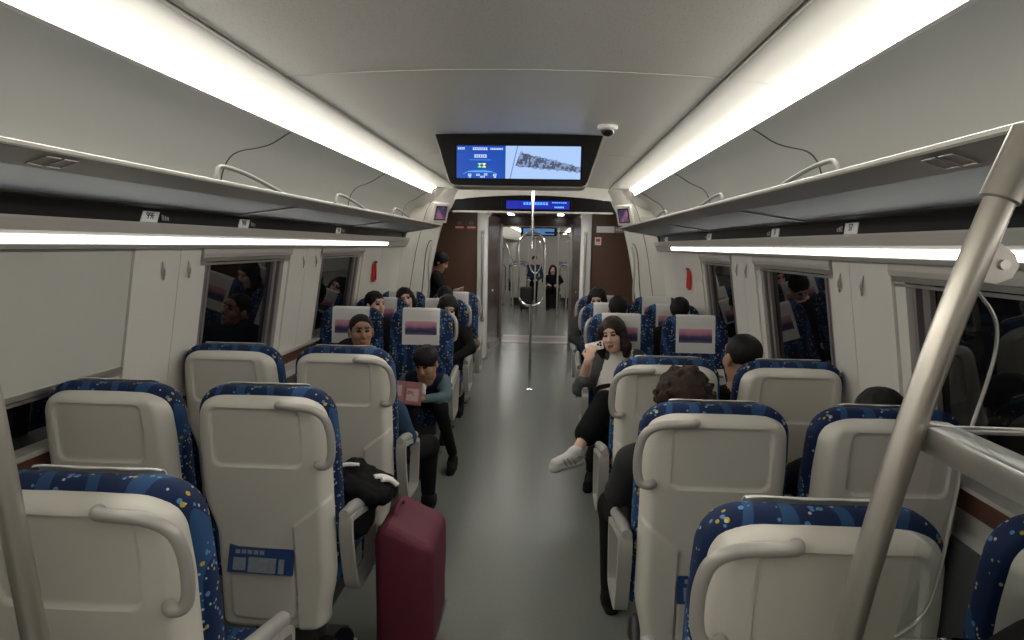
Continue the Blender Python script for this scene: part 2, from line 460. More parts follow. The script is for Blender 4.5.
def head_prims(hc, R, s=1, skin=0, dark=1, lip=2, neck=None, k=.012):
    hc = np.array(hc, float)
    T = lambda p: hc + R @ (np.array(p) * s)
    e = lambda c, r, m=skin, kk=k: EL(T(c), np.array(r) * s, m, R, kk)
    c = lambda a, b, r0, r1=None, m=skin, kk=k: C(T(a), T(b), r0 * s, (r1 if r1 is not None else r0) * s, m, kk)
    L = [e((0, -.015, .03), (.074, .090, .082), kk=.02), e((0, .022, -.025), (.060, .060, .082), kk=.02), e((0, .032, -.068), (.046, .045, .036), kk=.02),
         e((0, .068, -.092), (.016, .014, .014)), e((.036, .052, -.02), (.024, .024, .026)), e((-.036, .052, -.02), (.024, .024, .026)),
         e((0, .062, .045), (.045, .022, .026)),
         c((0, .078, .018), (0, .096, -.020), .008, .0125, kk=.008), c((-.010, .090, -.026), (.010, .090, -.026), .008, kk=.006),
         e((.076, -.008, -.005), (.010, .020, .032), kk=.006), e((-.076, -.008, -.005), (.010, .020, .032), kk=.006),
         c((-.015, .0815, -.053), (.015, .0815, -.053), .0048, m=lip, kk=.004), c((-.011, .080, -.061), (.011, .080, -.061), .0052, m=lip, kk=.004)]
    for sg in (-1, 1):
        L += [c((sg * .021, .0790, .013), (sg * .038, .0740, .012), .0042, m=dark, kk=.003),
              c((sg * .016, .0850, .034), (sg * .044, .0755, .035), .0030, m=dark, kk=.003)]
    if neck is not None: L.append(C(T((0, -.02, -.055)), np.array(neck, float), .052 * s, .058 * s, skin, .03))
    return L
def hair_prims(hc, R, s=1, style='short'):
    hc = np.array(hc, float)
    T = lambda p: hc + R @ (np.array(p) * s)
    e = lambda c, r, kk=.015, sub=False: EL(T(c), np.array(r) * s, 0, R, kk, sub)
    if style == 'buzz':
        return [e((0, -.020, .036), (.078, .092, .083)), e((0, .070, -.035), (.085, .080, .095), .01, True)]
    if style == 'short':
        return [e((0, -.022, .042), (.084, .100, .090)), e((0, -.05, -.01), (.072, .068, .075)), e((0, .085, -.042), (.085, .085, .098), .01, True)]
    if style == 'thick':
        return [e((0, -.022, .045), (.092, .108, .098)), e((0, -.045, -.01), (.080, .075, .085)), e((0, .095, -.045), (.085, .085, .09), .01, True)]
    if style == 'bowl':
        return [e((0, -.015, .045), (.088, .104, .090)), e((0, .095, -.055), (.10, .075, .085), .01, True)]
    if style == 'bob':
        L = [e((0, -.020, .042), (.088, .102, .092)), e((0, -.06, -.05), (.085, .055, .10))]
        for sg in (-1, 1):
            L += [C(T((sg * .068, .010, .04)), T((sg * .088, .012, -.08)), .028 * s, .034 * s, 0, .02), C(T((sg * .088, .012, -.07)), T((sg * .080, .02, -.135)), .034 * s, .018 * s, 0, .02)]
        L += [e((.0, .102, -.032), (.059, .077, .100), .008, True)]
        return L
def hand_prims(w, d, nrm, s=1, curl=.5, thumb=1, skin=0):
    """w wrist, d direction of the hand, nrm palm normal (fingers curl towards it)"""
    w = np.array(w, float); d = np.array(d, float); d /= np.linalg.norm(d); nrm = np.array(nrm, float); nrm -= d * (nrm @ d); nrm /= np.linalg.norm(nrm)
    sd = np.cross(d, nrm) * thumb
    R = np.stack([sd, d, nrm], 1)
    L = [C(w, w + d * .03 * s, .024 * s, .024 * s, skin, .015), EL(w + d * .055 * s, np.array((.038, .048, .017)) * s, skin, R, .015)]
    for i, (x, ln) in enumerate(((-.030, .055), (-.011, .070), (.010, .076), (.030, .070))):
        a = w + d * .090 * s + sd * x * s; u = d * math.cos(curl) + nrm * math.sin(curl); v = d * math.cos(curl * 2.2) + nrm * math.sin(curl * 2.2)
        b = a + u * ln * .5 * s; c = b + v * ln * .5 * s
        L += [C(a, b, .0092 * s, .0085 * s, skin, .004), C(b, c, .0085 * s, .007 * s, skin, .004)]
    a = w + d * .03 * s + sd * .030 * s; b = a + (sd * .7 + d * .6 + nrm * .3) * .036 * s; c = b + (d * .8 + nrm * .5) * .028 * s
    L += [C(a, b, .012 * s, .011 * s, skin, .008), C(b, c, .011 * s, .008 * s, skin, .004)]
    return L
def shoe(name, ank, d, m, parent, s=1, sole=None):
    ank = np.array(ank, float); d = np.array(d, float); d /= np.linalg.norm(d)
    up = np.array((0, 0, 1.)); up -= d * (up @ d); up /= np.linalg.norm(up); sd = np.cross(d, up); R = np.stack([sd, d, up], 1)
    T = lambda p: ank + R @ (np.array(p) * s)
    pr = [C(T((0, -.02, -.035)), T((0, .02, -.045)), .040 * s, .040 * s, 0, .02), C(T((0, .02, -.045)), T((0, .13, -.062)), .040 * s, .034 * s, 0, .02),
          EL(T((0, -.01, -.01)), np.array((.038, .045, .03)) * s, 0, R, .02),
          C(T((0, -.035, -.082)), T((.0, .14, -.084)), .030 * s, .034 * s, 1, .008), EL(T((0, .05, -.085)), np.array((.042, .12, .014)) * s, 1, R, .006)]
    return blob(name, pr, [m, sole or m], parent, .005)

def body(head, neck, pelvis, sh_w, arms, legs, m_torso=3, m_leg=4, skin=0, hip_w=.09, s=1, sleeve_end=True, across=(1, 0, 0), hands=True, bulk=1, depth=.105):
    """arms = [(elbow, wrist, hand_dir, palm_normal, thumb, curl)], legs = [(knee, ankle)]; order left(-x of across), right"""
    ax = np.array(across, float); ax /= np.linalg.norm(ax)
    neck = np.array(neck, float); pelvis = np.array(pelvis, float); up = (neck - pelvis); H = np.linalg.norm(up); up /= H
    fw = np.cross(up, ax); R = np.stack([ax, fw, up], 1)
    L = [EL(pelvis, (.165 * s * bulk, .12 * s, .12 * s), m_leg, R, .05),
         EL(pelvis + up * H * .35, (.155 * s * bulk, .11 * s, .17 * s), m_torso, R, .05),
         EL(pelvis + up * H * .68, (.165 * s * bulk, depth * s, .17 * s), m_torso, R, .05),
         C(neck - up * .045 * s - ax * (sh_w - .045 * s), neck - up * .045 * s + ax * (sh_w - .045 * s), .062 * s, .062 * s, m_torso, .05),
         C(neck - up * .03 * s, neck + up * .01, .07 * s, .055 * s, m_torso, .03)]
    for sg, A in zip((-1, 1), arms):
        if A is None: continue
        e_, w_ = np.array(A[0], float), np.array(A[1], float)
        sh = neck - up * .055 * s + ax * sg * sh_w
        L += [C(sh, e_, .058 * s, .047 * s, m_torso, .03), C(e_, w_, .047 * s, .034 * s, m_torso, .02)]
        if hands: L += [C(w_ - (w_ - e_) * .06, w_ + (w_ - e_) / np.linalg.norm(w_ - e_) * .02, .026 * s, .024 * s, skin, .006)] + hand_prims(w_ + (w_ - e_) / np.linalg.norm(w_ - e_) * .01, A[2], A[3], s * .95, A[5], A[4], skin)
    for sg, Lg in zip((-1, 1), legs):
        if Lg is None: continue
        k_, a_ = np.array(Lg[0], float), np.array(Lg[1], float)
        hp = pelvis + ax * sg * hip_w * s + np.array((0, 0, -.02))
        L += [C(hp, k_, .088 * s, .062 * s, m_leg, .04), C(k_, a_, .062 * s, .044 * s, m_leg, .03)]
    return L

# ================================================================== THE CAR SHELL
Y0, Y1 = -2.2, 8.42            # saloon from behind the camera to the vestibule
def wx(z): return 1.50 + .15 * (1.6 - z)      # half width of the window wall

# floor
bm = NB(); box(bm, (-1.7, Y0, -.06), (1.7, 11.5, 0)); struct('floor', bm, M['floor'])
# ceiling centre panels with thin light joints
YS = [Y0, .45, 2.93, 5.47, 8.42]
def arcx(n=14, zo=0): return [(-.912 + 1.824 * i / n, 2.335 + .032 * (1 - ((-.912 + 1.824 * i / n) / .912) ** 2) + zo) for i in range(n + 1)]
for a, b in zip(YS, YS[1:]):
    bm = NB(); P = arcx() + arcx(zo=.03)[::-1]; prism(bm, P, a + .003, b - .003)
    struct('ceiling', bm, M['ceilp'] if b < 3 else M['ceil'], smooth=True)
for y in YS[1:-1]:
    bm = NB(); P = arcx(zo=-.0025) + arcx(zo=.02)[::-1]; prism(bm, P, y - .004, y + .004); struct('trim_1', bm, M['lip'], smooth=True)
for s, side in ((-1, 'left'), (1, 'right')):
    X = lambda p: [(s * a, b) for a, b in p]
    bm = NB(); ribbon(bm, X([(.905, 2.37), (.935, 2.37)]), Y0, Y1, .02, (0, 0)); struct('trim_2', bm, M['groove'])
    bm = NB()
    for a, b in zip(YS, YS[1:]): ribbon(bm, X([(.926, 2.37), (.926, 2.326), (.935, 2.324), (1.0, 2.324), (1.07, 2.319), (1.130, 2.307)]), a + .0015, b - .0015, .02, (0, 1.5))
    struct('ceiling', bm, M['ceil'], smooth=True)
    # cove light: recessed glowing diffuser between soffit and luggage bin wall
    t = empty('cove_light', (s * 1.15, 0, 2.27), 0, 'long glowing cove light strip running above the %s luggage rack' % side, 'ceiling light')
    def P2(pts): return [(s * a - t.location.x, b - t.location.z) for a, b in pts]
    bm = NB(); ribbon(bm, P2([(1.128, 2.308), (1.162, 2.291), (1.186, 2.265), (1.199, 2.236)]), Y0, Y1 - .1, .012, (-s * 2, -1.2)); obj('diffuser', bm, M['cove'], t, True)
    bm = NB(); ribbon(bm, P2([(1.193, 2.236), (1.205, 2.230)]), Y0, Y1, .012, (-s * 2, 0)); obj('edge_trim', bm, M['bin'], t)
    # luggage bin wall
    binp = [(1.203, 2.230), (1.25, 2.212), (1.30, 2.182), (1.345, 2.14), (1.38, 2.08), (1.405, 2.01), (1.42, 1.93), (1.425, 1.80), (1.43, 1.77)]
    bm = NB(); ribbon(bm, X(binp), Y0, 8.30, .03, (0, 1.4)); struct('wall_' + side, bm, M['bin'], smooth=True)
    # S-shaped panel joints drawn in the bin wall
    def onbin(u):
        f = u * (len(binp) - 1); i = min(int(f), len(binp) - 2); f -= i
        return (binp[i][0] * (1 - f) + binp[i + 1][0] * f, binp[i][1] * (1 - f) + binp[i + 1][1] * f)
    for y in ([1.6, 3.72, 5.87, 7.9] if s < 0 else [1.35, 3.5, 5.6, 7.6]):
        bm = NB(); pts = []
        for u, dy in ((0, 0), (.14, .03), (.3, .02), (.40, -.10), (.47, -.26), (.56, -.34), (.72, -.37), (.90, -.37)):
            x, z = onbin(u); pts.append((s * (x - .001), min(y + dy, 8.0), z - .001))
        tube(bm, smooth_path(pts, 2), .0032, 6); struct('trim_3', bm, M['seam'], True)
    # valance below the rack, black service strip, LED line
    bm = NB(); ribbon(bm, X([(1.425, 1.78), (1.428, 1.705)]), Y0, 7.6, .02, (0, 1.6)); struct('trim_4', bm, M['dark'])
    bm = NB(); prism(bm, X([(1.418, 1.708), (1.45, 1.708), (1.53, 1.60), (1.466, 1.60), (1.452, 1.615), (1.440, 1.650), (1.425, 1.662), (1.418, 1.700)]), Y0, 8.0); struct('trim_5', bm, M['lining'])
    t = empty('wall_light', (s * 1.45, 0, 1.63), 0, 'thin white light line above the windows of the %s wall' % side, 'wall light')
    bm = NB(); ribbon(bm, [(s * a - t.location.x, b - 1.63) for a, b in ((1.4385, 1.648), (1.4475, 1.620))], Y0, 7.0, .004, (-s, -1.0)); obj('diffuser', bm, M['ledstrip'], t)
    # lower wall, brown strip, sill
    bm = NB(); prism(bm, X([(wx(.86), .86), (wx(.86) + .02, .72), (wx(.86) - .01, .70), (1.58, 0), (1.72, 0), (1.72, .86)]), Y0, 8.3); struct('wall_' + side, bm, M['wall'])
    bm = NB(); prism(bm, X([(wx(.85) - .004, .855), (wx(.79) - .004, .785), (wx(.79) + .01, .785), (wx(.85) + .01, .855)]), Y0, 8.0); struct('trim_6', bm, M['wood'])
    bm = NB(); prism(bm, X([(wx(.89) - .03, .890), (wx(.86) - .03, .872), (wx(.86) + .06, .860), (wx(.89) + .06, .890)]), Y0, 8.0); struct('trim_7', bm, M['wall'])
    bm = NB(); box(bm, (s * 1.575 if s > 0 else -1.63, Y0, 0), (s * 1.63 if s > 0 else -1.575, 8.0, .69), .01); struct('baseboard_' + side, bm, M['heater'])
    # windows and pillars
    if s < 0: wins = [(-1.9, 1.15, .16), (1.42, 2.76, 1), (3.31, 4.50, 0), (5.10, 6.31, 0)]; pil = [(1.15, 1.42), (2.76, 3.31), (4.50, 5.10), (6.31, 8.05)]; splits = [[], [3.12], [4.80], [7.0]]
    else: wins = [(-1.9, .9, 0), (1.15, 2.66, 0), (3.20, 4.40, 0), (4.93, 5.95, 0)]; pil = [(.9, 1.15), (2.66, 3.20), (4.40, 4.93), (5.95, 8.05)]; splits = [[], [3.02], [4.66], [6.72]]
    for (a, b), sp in zip(pil, splits):
        ed = [a] + sp + [b]
        for c, d in zip(ed, ed[1:]):
            bm = NB()
            zt, zb = 1.602, .888
            for (e, f, off) in ((c + .002, d - .002, 0),):
                cr = [(s * (wx(zt) + off), e, zt), (s * (wx(zt) + off), f, zt), (s * (wx(zb) + off), f, zb), (s * (wx(zb) + off), e, zb)]
                plate(bm, cr, (s * .05, 0, 0))
            struct('wall_' + side, bm, M['pillar'])
    def wp(y, z, off=0): return (s * (wx(z) + off), y, z)
    for wi, (a, b, blind) in enumerate(wins):
        n = wi + 1 + (0 if s < 0 else 4)
        w = empty('window_%d' % n, (s * 1.5, (a + b) / 2, 1.2)); w['kind'] = 'structure'
        def L(v): return Vector(v) - w.location
        bm = NB(); plate(bm, [L(wp(a - .01, 1.60, .045)), L(wp(b + .01, 1.60, .045)), L(wp(b + .01, .885, .045)), L(wp(a - .01, .885, .045))], (s * .01, 0, 0)); obj('pane', bm, M['winglass'], w)
        bm = NB()
        for y in (a, b - .075):                       # white reveals and dark seals
            plate(bm, [L(wp(y, 1.60, .012)), L(wp(y + .075, 1.60, .012)), L(wp(y + .075, .887, .012)), L(wp(y, .887, .012))], (s * .03, 0, 0))
        obj('frame', bm, M['pillar'], w)
        bm = NB()
        for y in (a + .075, b - .215):
            plate(bm, [L(wp(y, 1.55, .022)), L(wp(y + .045, 1.55, .022)), L(wp(y + .045, .887, .022)), L(wp(y, .887, .022))], (s * .02, 0, 0))
        for y in (a + .12, b - .135):
            plate(bm, [L(wp(y, 1.55, .016)), L(wp(y + .02, 1.55, .016)), L(wp(y + .02, .887, .016)), L(wp(y, .887, .016))], (s * .028, 0, 0))
        obj('seal', bm, M['frame'], w)
        bm = NB()                                     # blind cassette
        if blind != 1: prism(bm, [(s * u - w.location.x, v - 1.2) for u, v in ((1.490, 1.601), (1.490, 1.572), (1.497, 1.552), (1.515, 1.545), (1.55, 1.545), (1.55, 1.601))], a - w.location.y + .004, b - w.location.y - .004)
        if blind != 1: obj('blind_cassette', bm, M['lining'], w)
        zb = 1.552 if not blind else (1.105 if blind == 1 else 1.2)
        if blind:
            bm = NB(); plate(bm, [L(wp(a + .004, 1.598, .004)), L(wp(b - .012, 1.598, .004)), L(wp(b - .012, zb, .004)), L(wp(a + .004, zb, .004))], (s * .004, 0, 0)); obj('blind', bm, M['blind'], w)
        bm = NB()
        for q, (o1, hh) in enumerate(((.0, .022), (.004, .012))):
            zz = zb - q * .027
            plate(bm, [L(wp(a + .004, zz, o1)), L(wp(b - .004, zz, o1)), L(wp(b - .004, zz - hh, o1)), L(wp(a + .004, zz - hh, o1))], (s * .018, 0, 0))
        obj('blind_bar', bm, M['alu'], w)
    # joint line and hooks on pillars
    for y in ([2.98, 3.20, 4.74, 5.0] if s < 0 else [2.90, 3.12, 4.58, 4.80]):
        h = empty('coat_hook', wp(y, 1.50, -.002), 0, 'oval coat hook, %s wall, %s' % (side, {2.98: 'nearer of the pair right of the blind', 3.20: 'farther of the pair right of the blind', 4.74: 'nearer of the pair between the two dark windows', 5.0: 'farther of the pair between the two dark windows',
                  2.90: 'nearer of the pair beside the big dark window', 3.12: 'farther of the pair beside the big dark window', 4.58: 'nearer of the farther pillar pair', 4.80: 'farthest of all'}[y]), 'coat hook', 'coat hooks on the window pillars')
        bm = NB(); tube(bm, smooth_path([(0, 0, .045), (-s * .006, -.008, .035), (-s * .007, -.010, 0), (-s * .007, -.010, -.03), (0, 0, -.045), (-s * .001, .010, -.03), (-s * .001, .010, .03)], 2, True), .003, 6, True); obj('rim', bm, M['frame'], h, True)
        bm = NB(); tube(bm, [(-s * .003, 0, .03), (-s * .009, 0, .0), (-s * .007, 0, -.022)], .004, 8); obj('hook', bm, M['frame'], h, True)

# ---- rear closure behind the camera
bm = NB(); box(bm, (-1.7, Y0 - .05, 0), (1.7, Y0, 2.45)); struct('wall_back', bm, M['wall'])

# ---- luggage racks
for s, side in ((-1, 'left'), (1, 'right')):
    r = empty('luggage_rack', (s * 1.2, 0, 1.8), 0, 'long overhead luggage rack with blue tinted glass shelf, %s side of the aisle' % side, 'luggage rack')
    def Q(p): return [(s * a - r.location.x, b - 1.8) for a, b in p]
    ya, yb = (-1.2, 7.6) if s < 0 else (-1.2, 7.6)
    bm = NB(); prism(bm, Q([(.985, 1.853), (.983, 1.847), (.988, 1.842), (1.075, 1.812), (1.085, 1.818), (1.08, 1.842), (1.0, 1.856)]), ya, yb); obj('front_rail', bm, M['rail'], r)
    bm = NB(); prism(bm, Q([(.986, 1.858), (.981, 1.855), (.981, 1.847), (.987, 1.843), (1.0, 1.859)]), ya, yb); obj('edge_strip', bm, M['lip'], r)
    bm = NB(); prism(bm, Q([(1.36, 1.780), (1.362, 1.772), (1.424, 1.766), (1.424, 1.79), (1.37, 1.80)]), ya, yb); obj('rear_rail', bm, M['rail'], r)
    div = [-1.2, -.45, 1.5, 3.45, 5.45, 7.6] if s < 0 else [-1.2, -.65, 1.28, 3.2, 5.1, 7.6]
    for a, b in zip(div, div[1:]):
        bm = NB(); prism(bm, Q([(1.072, 1.815), (1.365, 1.775), (1.365, 1.783), (1.072, 1.823)]), a + .012, b - .012); obj('shelf_glass', bm, M['rackglass'], r)
    for d in div[1:-1]:
        bm = NB(); prism(bm, Q([(1.07, 1.809), (1.37, 1.767), (1.37, 1.79), (1.07, 1.83)]), d - .018, d + .018); obj('cross_bar', bm, M['rail'], r)
    bm = NB(); prism(bm, Q([(.98, 1.858), (.98, 1.842), (1.09, 1.805), (1.42, 1.755), (1.42, 1.80), (1.08, 1.845)]), yb - .002, yb + .02); obj('end_cap', bm, M['lining'], r)
    for y in ([1.62, 3.9] if s < 0 else [1.42, 3.75]):
        bm = NB()
        for dy in (0, .062):
            sl = -.030 / .087
            for (u0, u1, v0, v1) in ((1.005, 1.010, 0, .055), (1.055, 1.060, 0, .055), (1.005, 1.060, 0, .003), (1.005, 1.060, .052, .055)):
                z0 = 1.842 + sl * (u0 - .988) - .0015; z1 = 1.842 + sl * (u1 - .988) - .0015
                plate(bm, [Vector((s * u0, y + dy + v0, z0)) - r.location, Vector((s * u1, y + dy + v0, z1)) - r.location, Vector((s * u1, y + dy + v1, z1)) - r.location, Vector((s * u0, y + dy + v1, z0)) - r.location], (0, 0, .003))
        obj('rail_label', bm, M['frame'], r)
    for i, y in enumerate([.9, 2.86, 4.5, 6.2] if s < 0 else [.45, 2.45, 4.02, 5.9]):
        w = ['nearest', 'second nearest', 'third nearest', 'farthest'][i]
        if i == 0 and s < 0: continue
        if s < 0: w = ['', 'nearest', 'middle', 'farthest'][i]
        g = empty('rack_guard_rail', (s * 1.2, y, 1.80), 0, 'curved grey guard rail rising from the %s luggage rack, %s of its row' % (side, w), 'guard rail', 'guard rails on the luggage racks')
        bm = NB(); L_ = 1.35
        tube(bm, smooth_path([(0, 0, .012), (0, 0, .10), (0, .02, .148), (0, .08, .160), (0, .30, .150), (0, .65, .105), (0, 1.0, .05), (0, L_, .012)], 3), .0095, 10); obj('rail_tube', bm, M['armpad'], g, True)
        for yy in (0, L_):
            bm = NB(); lathe(bm, [(.018, .0), (.018, .008), (.012, .014)], (0, yy, .004), n=14); obj('foot_flange', bm, M['armrest'], g, True)

# seat number plates on the black strips
def text_mesh(name, body_, size, m, parent, mtx, ext=.0006):
    cu = bpy.data.curves.new(name, 'FONT'); cu.body = body_; cu.size = size; cu.align_x = 'CENTER'; cu.align_y = 'CENTER'; cu.extrude = ext
    tmp = bpy.data.objects.new('tmp', cu); COL.objects.link(tmp)
    dg = bpy.context.evaluated_depsgraph_get(); dg.update()
    me = bpy.data.meshes.new_from_object(tmp.evaluated_get(dg)); bpy.data.objects.remove(tmp)
    me.transform(mtx); me.materials.clear()
    return link(name, me, m, parent, smooth=False)
def yup(s): # local text x -> +-y, text y -> z, normal towards the aisle
    return Matrix(((0, 0, -s), (s * -1 if s > 0 else 1, 0, 0), (0, 1, 0))).to_4x4() if s > 0 else Matrix(((0, 0, 1), (1, 0, 0), (0, 1, 0))).to_4x4()
for s, y, num, lab in ((-1, 2.75, '99F', 'nearest on the left side'), (-1, 3.62, '98F', 'second on the left side'), (-1, 5.28, '96F', 'third on the left side'), (1, 1.38, '65', 'biggest, behind the slanted pole'),
                  (1, 2.84, '57', 'second from the slanted pole'), (1, 3.77, '57', 'third from the slanted pole'), (1, 5.29, '53', 'small, above the third right window'), (1, 7.2, '51', 'farthest on the right side')):
    p = empty('seat_number_plate', (s * 1.4235, y, 1.731), 0, 'grey number plate under the rack, ' + lab, 'seat number plate', 'seat number plates')
    w_ = .058
    bm = NB(); sh = .012 * (1 if s < 0 else -.4)
    plate(bm, [(0, -w_ - sh, -.022), (0, w_ - sh, -.022), (0, w_ + sh, .022), (0, -w_ + sh, .022)], (s * .004, 0, 0)); obj('plate', bm, M['numplate'], p)
    T = Matrix.Translation((-s * .001, 0, .003)) @ yup(s); text_mesh('number', num, .040, M['numtext'], p, T)
    bm = NB()
    for q in range(3): box(bm, (-.0015, w_ + .022 + q * .02, -.012), (.003, w_ + .034 + q * .02, .012 - q * .004), .001)
    obj('symbol', bm, M['frame'], p)

# ---- end wings (curved lining that closes in at the vestibule)
for s, side in ((-1, 'left'), (1, 'right')):
    inner = [(2.31, .90), (2.26, .93), (2.22, .945), (2.17, .968), (2.13, .985), (2.08, 1.012), (2.0, 1.06), (1.86, 1.125), (1.6, 1.19), (1.3, 1.25), (1.0, 1.30), (.7, 1.36), (.4, 1.41), (0, 1.46)]
    outer = lambda z: wx(z) if z < 1.62 else float(np.interp(z, [1.62, 1.93, 2.01, 2.08, 2.14, 2.182, 2.212, 2.23, 2.30], [1.44, 1.42, 1.405, 1.38, 1.345, 1.30, 1.25, 1.203, 1.12]))
    bm = NB(); ra, rb = [], []
    for z, xi in inner:
        xo = max(outer(z), xi + .02)
        a = Vector((s * xo, 7.96 + .30 * min(1, max(0, (z - 1.98) / .18)), z)); b = Vector((s * xi, 8.44, z)); row = []
        for i in range(9):
            f = i / 8; p = a.lerp(b, f); n = Vector((-s * (b.y - a.y), -abs(b.x - a.x) if 1 else 0, 0)).normalized() if (b - a).length > 0 else Vector((0, 0, 0))
            row.append(bm.verts.new(p + n * .035 * math.sin(PI * f)))
        row.append(bm.verts.new(b + Vector((s * .005, .03, 0)))); row.append(bm.verts.new(b + Vector((s * .05, .04, 0)))); row.append(bm.verts.new((s * (xo + .05), 8.05, z)))
        ra.append(row)
    for A, B in zip(ra, ra[1:]):
        for i in range(len(A)): bm.faces.new((A[i], A[(i + 1) % len(A)], B[(i + 1) % len(B)], B[i]))
    bm.faces.new(ra[0]); bm.faces.new(ra[-1][::-1])
    struct('wall_' + side, bm, M['wall'], True)
    bm = NB(); tube(bm, smooth_path([(s * (xi - .002), 8.452, z) for z, xi in inner], 2), .008, 8); struct('trim_8', bm, M['lip'], True)
    bm = NB(); tube(bm, smooth_path([(s * (max(outer(z), 1.3) * .62 + xi * .38 - .024), 8.09, z) for z, xi in inner if z > .3], 2), .0035, 6); struct('trim_9', bm, M['seam'], True)
    # recessed grab handle in the wing
    g = empty('wing_grab_handle', (s * 1.29, 8.27, 1.3), 0, 'upright grey grab handle set into the curved %s wing panel' % side, 'grab handle')
    bm = NB(); tube(bm, smooth_path([(s * .0, .0, -.36), (-s * .045, -.03, -.33), (-s * .06, -.03, -.2), (-s * .045, -.03, .1), (-s * .075, -.03, .30), (-s * .09, .03, .34)], 3), .013, 10); obj('bar', bm, M['armrest'], g, True)
    bm = NB(); tube(bm, smooth_path([(s * .045, -.035, -.38), (s * .01, -.06, -.1), (-s * .02, -.06, .25), (-s * .06, -.04, .38), (-s * .085, -.01, .38)], 3), .006, 8); obj('recess_edge', bm, M['seam'], g, True)
    # little picture screens above the rack ends
    t = empty('picture_screen', (s * 1.075, 8.13, 2.005), 0, 'small dark purple picture screen in a white frame at the %s rack end' % side, 'picture screen')
    n = Vector((-s * .72, -.62, -.28)).normalized(); ux = Vector((0, 0, 1)).cross(n).normalized(); uy = n.cross(ux)
    R3 = Matrix((ux, uy, n)).transposed()
    o_ = n * -.015
    bm = NB(); box(bm, (-.12, -.12, -.03), (.12, .12, .012), .01); bmesh.ops.transform(bm, matrix=Matrix.Translation(o_) @ R3.to_4x4(), verts=bm.verts); obj('screen_frame', bm, M['wall'], t)
    bm = NB(); box(bm, (-.085, -.085, .008), (.085, .085, .016), .003); bmesh.ops.transform(bm, matrix=Matrix.Translation(o_) @ R3.to_4x4(), verts=bm.verts); obj('screen_glass', bm, M['dark'], t)
    bm = NB(); box(bm, (-.072, -.072, .0155), (.072, .072, .0175)); bmesh.ops.transform(bm, matrix=Matrix.Translation(o_) @ R3.to_4x4(), verts=bm.verts); obj('picture', bm, M['poster'], t)

# ---- header over the vestibule with the LED sign
bm = NB()
top = [(-1.3 + 2.6 * i / 20, 2.25 - .11 * ((-1.3 + 2.6 * i / 20) / 1.3) ** 2) for i in range(21)]
P = [(-1.3, 2.03)] + top + [(1.3, 2.03), (.9, 2.055), (-.9, 2.055)]
prism(bm, P, 8.46, 8.50); struct('wall_header', bm, M['dark'])
bm = NB(); prism(bm, [(-1.35, 2.14)] + [(x, z) for x, z in top] + [(1.35, 2.14), (1.35, 2.5), (-1.35, 2.5)], 8.43, 8.455); struct('trim_10', bm, M['ceil'])
bm = NB(); prism(bm, [(-.98, 2.035), (.98, 2.035), (.98, 2.058), (-.98, 2.058)], 8.45, 8.47); struct('trim_11', bm, M['lip'])
t = empty('led_sign', (.05, 8.45, 2.135), 0, 'black scrolling sign with blue lit text over the end doorway', 'led sign')
bm = NB(); box(bm, (-.43, -.012, -.062), (.43, .01, .062), .006); obj('sign_housing', bm, M['dark'], t)
bm = NB(); box(bm, (-.37, -.0135, -.050), (.40, -.011, .050)); obj('sign_panel', bm, M['ledblue'], t)
bm = NB(); x = -.16
for i in range(9):
    for q in range(3): box(bm, (x, -.016, .002 + q * .011), (x + .026, -.013, .008 + q * .011))
    box(bm, (x + .010, -.016, .000), (x + .016, -.013, .034)); x += .034
x = .22
for i in range(6): box(bm, (x, -.016, -.036), (x + .013, -.013, -.016)); x += .020
for i in range(7): box(bm, (.19 + i * .026, -.016, .022), (.207 + i * .026, -.013, .036))
obj('sign_text', bm, M['ledtext'], t)

# ---- vestibule
for s, side in ((-1, 'left'), (1, 'right')):
    bm = NB(); box(bm, (s * 1.56, 8.3, 0), (s * 1.66, 9.9, 2.3)); struct('wall_' + side, bm, M['brown'])
    bm = NB(); box(bm, (s * .80, 9.80, 0), (s * 1.6, 9.88, 2.112)); struct('wall_end', bm, M['brown'])
    bm = NB(); box(bm, (s * .66, 9.74, 0), (s * .81, 9.88, 2.112), .02); struct('trim_12', bm, M['white'], True)
    g = empty('door_grab_bar', (s * .725, 9.70, 1.2), 0, 'tall upright grab bar on the white post %s of the end doorway' % side, 'grab bar')
    bm = NB(); tube(bm, smooth_path([(0, .035, -.62), (0, -.01, -.60), (0, -.02, -.5), (0, -.02, .5), (0, -.01, .60), (0, .035, .62)], 2), .017, 10); obj('bar', bm, M['alu'], g, True)
    for z in (-.62, .62):
        bm = NB(); box(bm, (-.025, .028, z - .03), (.025, .042, z + .03), .005); obj('bracket', bm, M['alu'], g)
    # corridor side leaves
    bm = NB(); plate(bm, [(s * .66, 9.88, 0), (s * .60, 11.5, 0), (s * .60, 11.5, 2.13), (s * .66, 9.88, 2.13)], (s * .05, 0, 0)); struct('door_1' if s < 0 else 'door_2', bm, M['doorbrown'])
    bm = NB(); tube(bm, [(s * .655, 10.4, .95), (s * .638, 10.4, .95), (s * .636, 10.46, .95), (s * .652, 10.46, .95)], .010, 8); tag(obj('door_latch', bm, M['alu'], None, True), 'small silver latch on the %s brown door leaf' % side, 'door latch')
    bm = NB(); box(bm, (s * .56, 11.42, 0), (s * .62, 11.56, 2.0), .008); struct('trim_13', bm, M['frame'], True)
    bm = NB(); plate(bm, [(s * .655, 9.88, 0), (s * .60, 11.5, 0), (s * .60, 11.5, .09), (s * .655, 9.88, .09)], (-s * .008, 0, 0)); struct('baseboard_' + side, bm, M['alu'])
bm = NB(); box(bm, (-1.6, 8.5, 2.24), (1.6, 9.9, 2.30)); struct('ceiling', bm, M['ceil'])
t = empty('vestibule_added_fill', (0, 8.85, 2.24), 0, 'unseen fill light panel added to brighten the vestibule, above the black header', 'ceiling light')  # added fill panel, out of view behind the header, brightens walls and posts
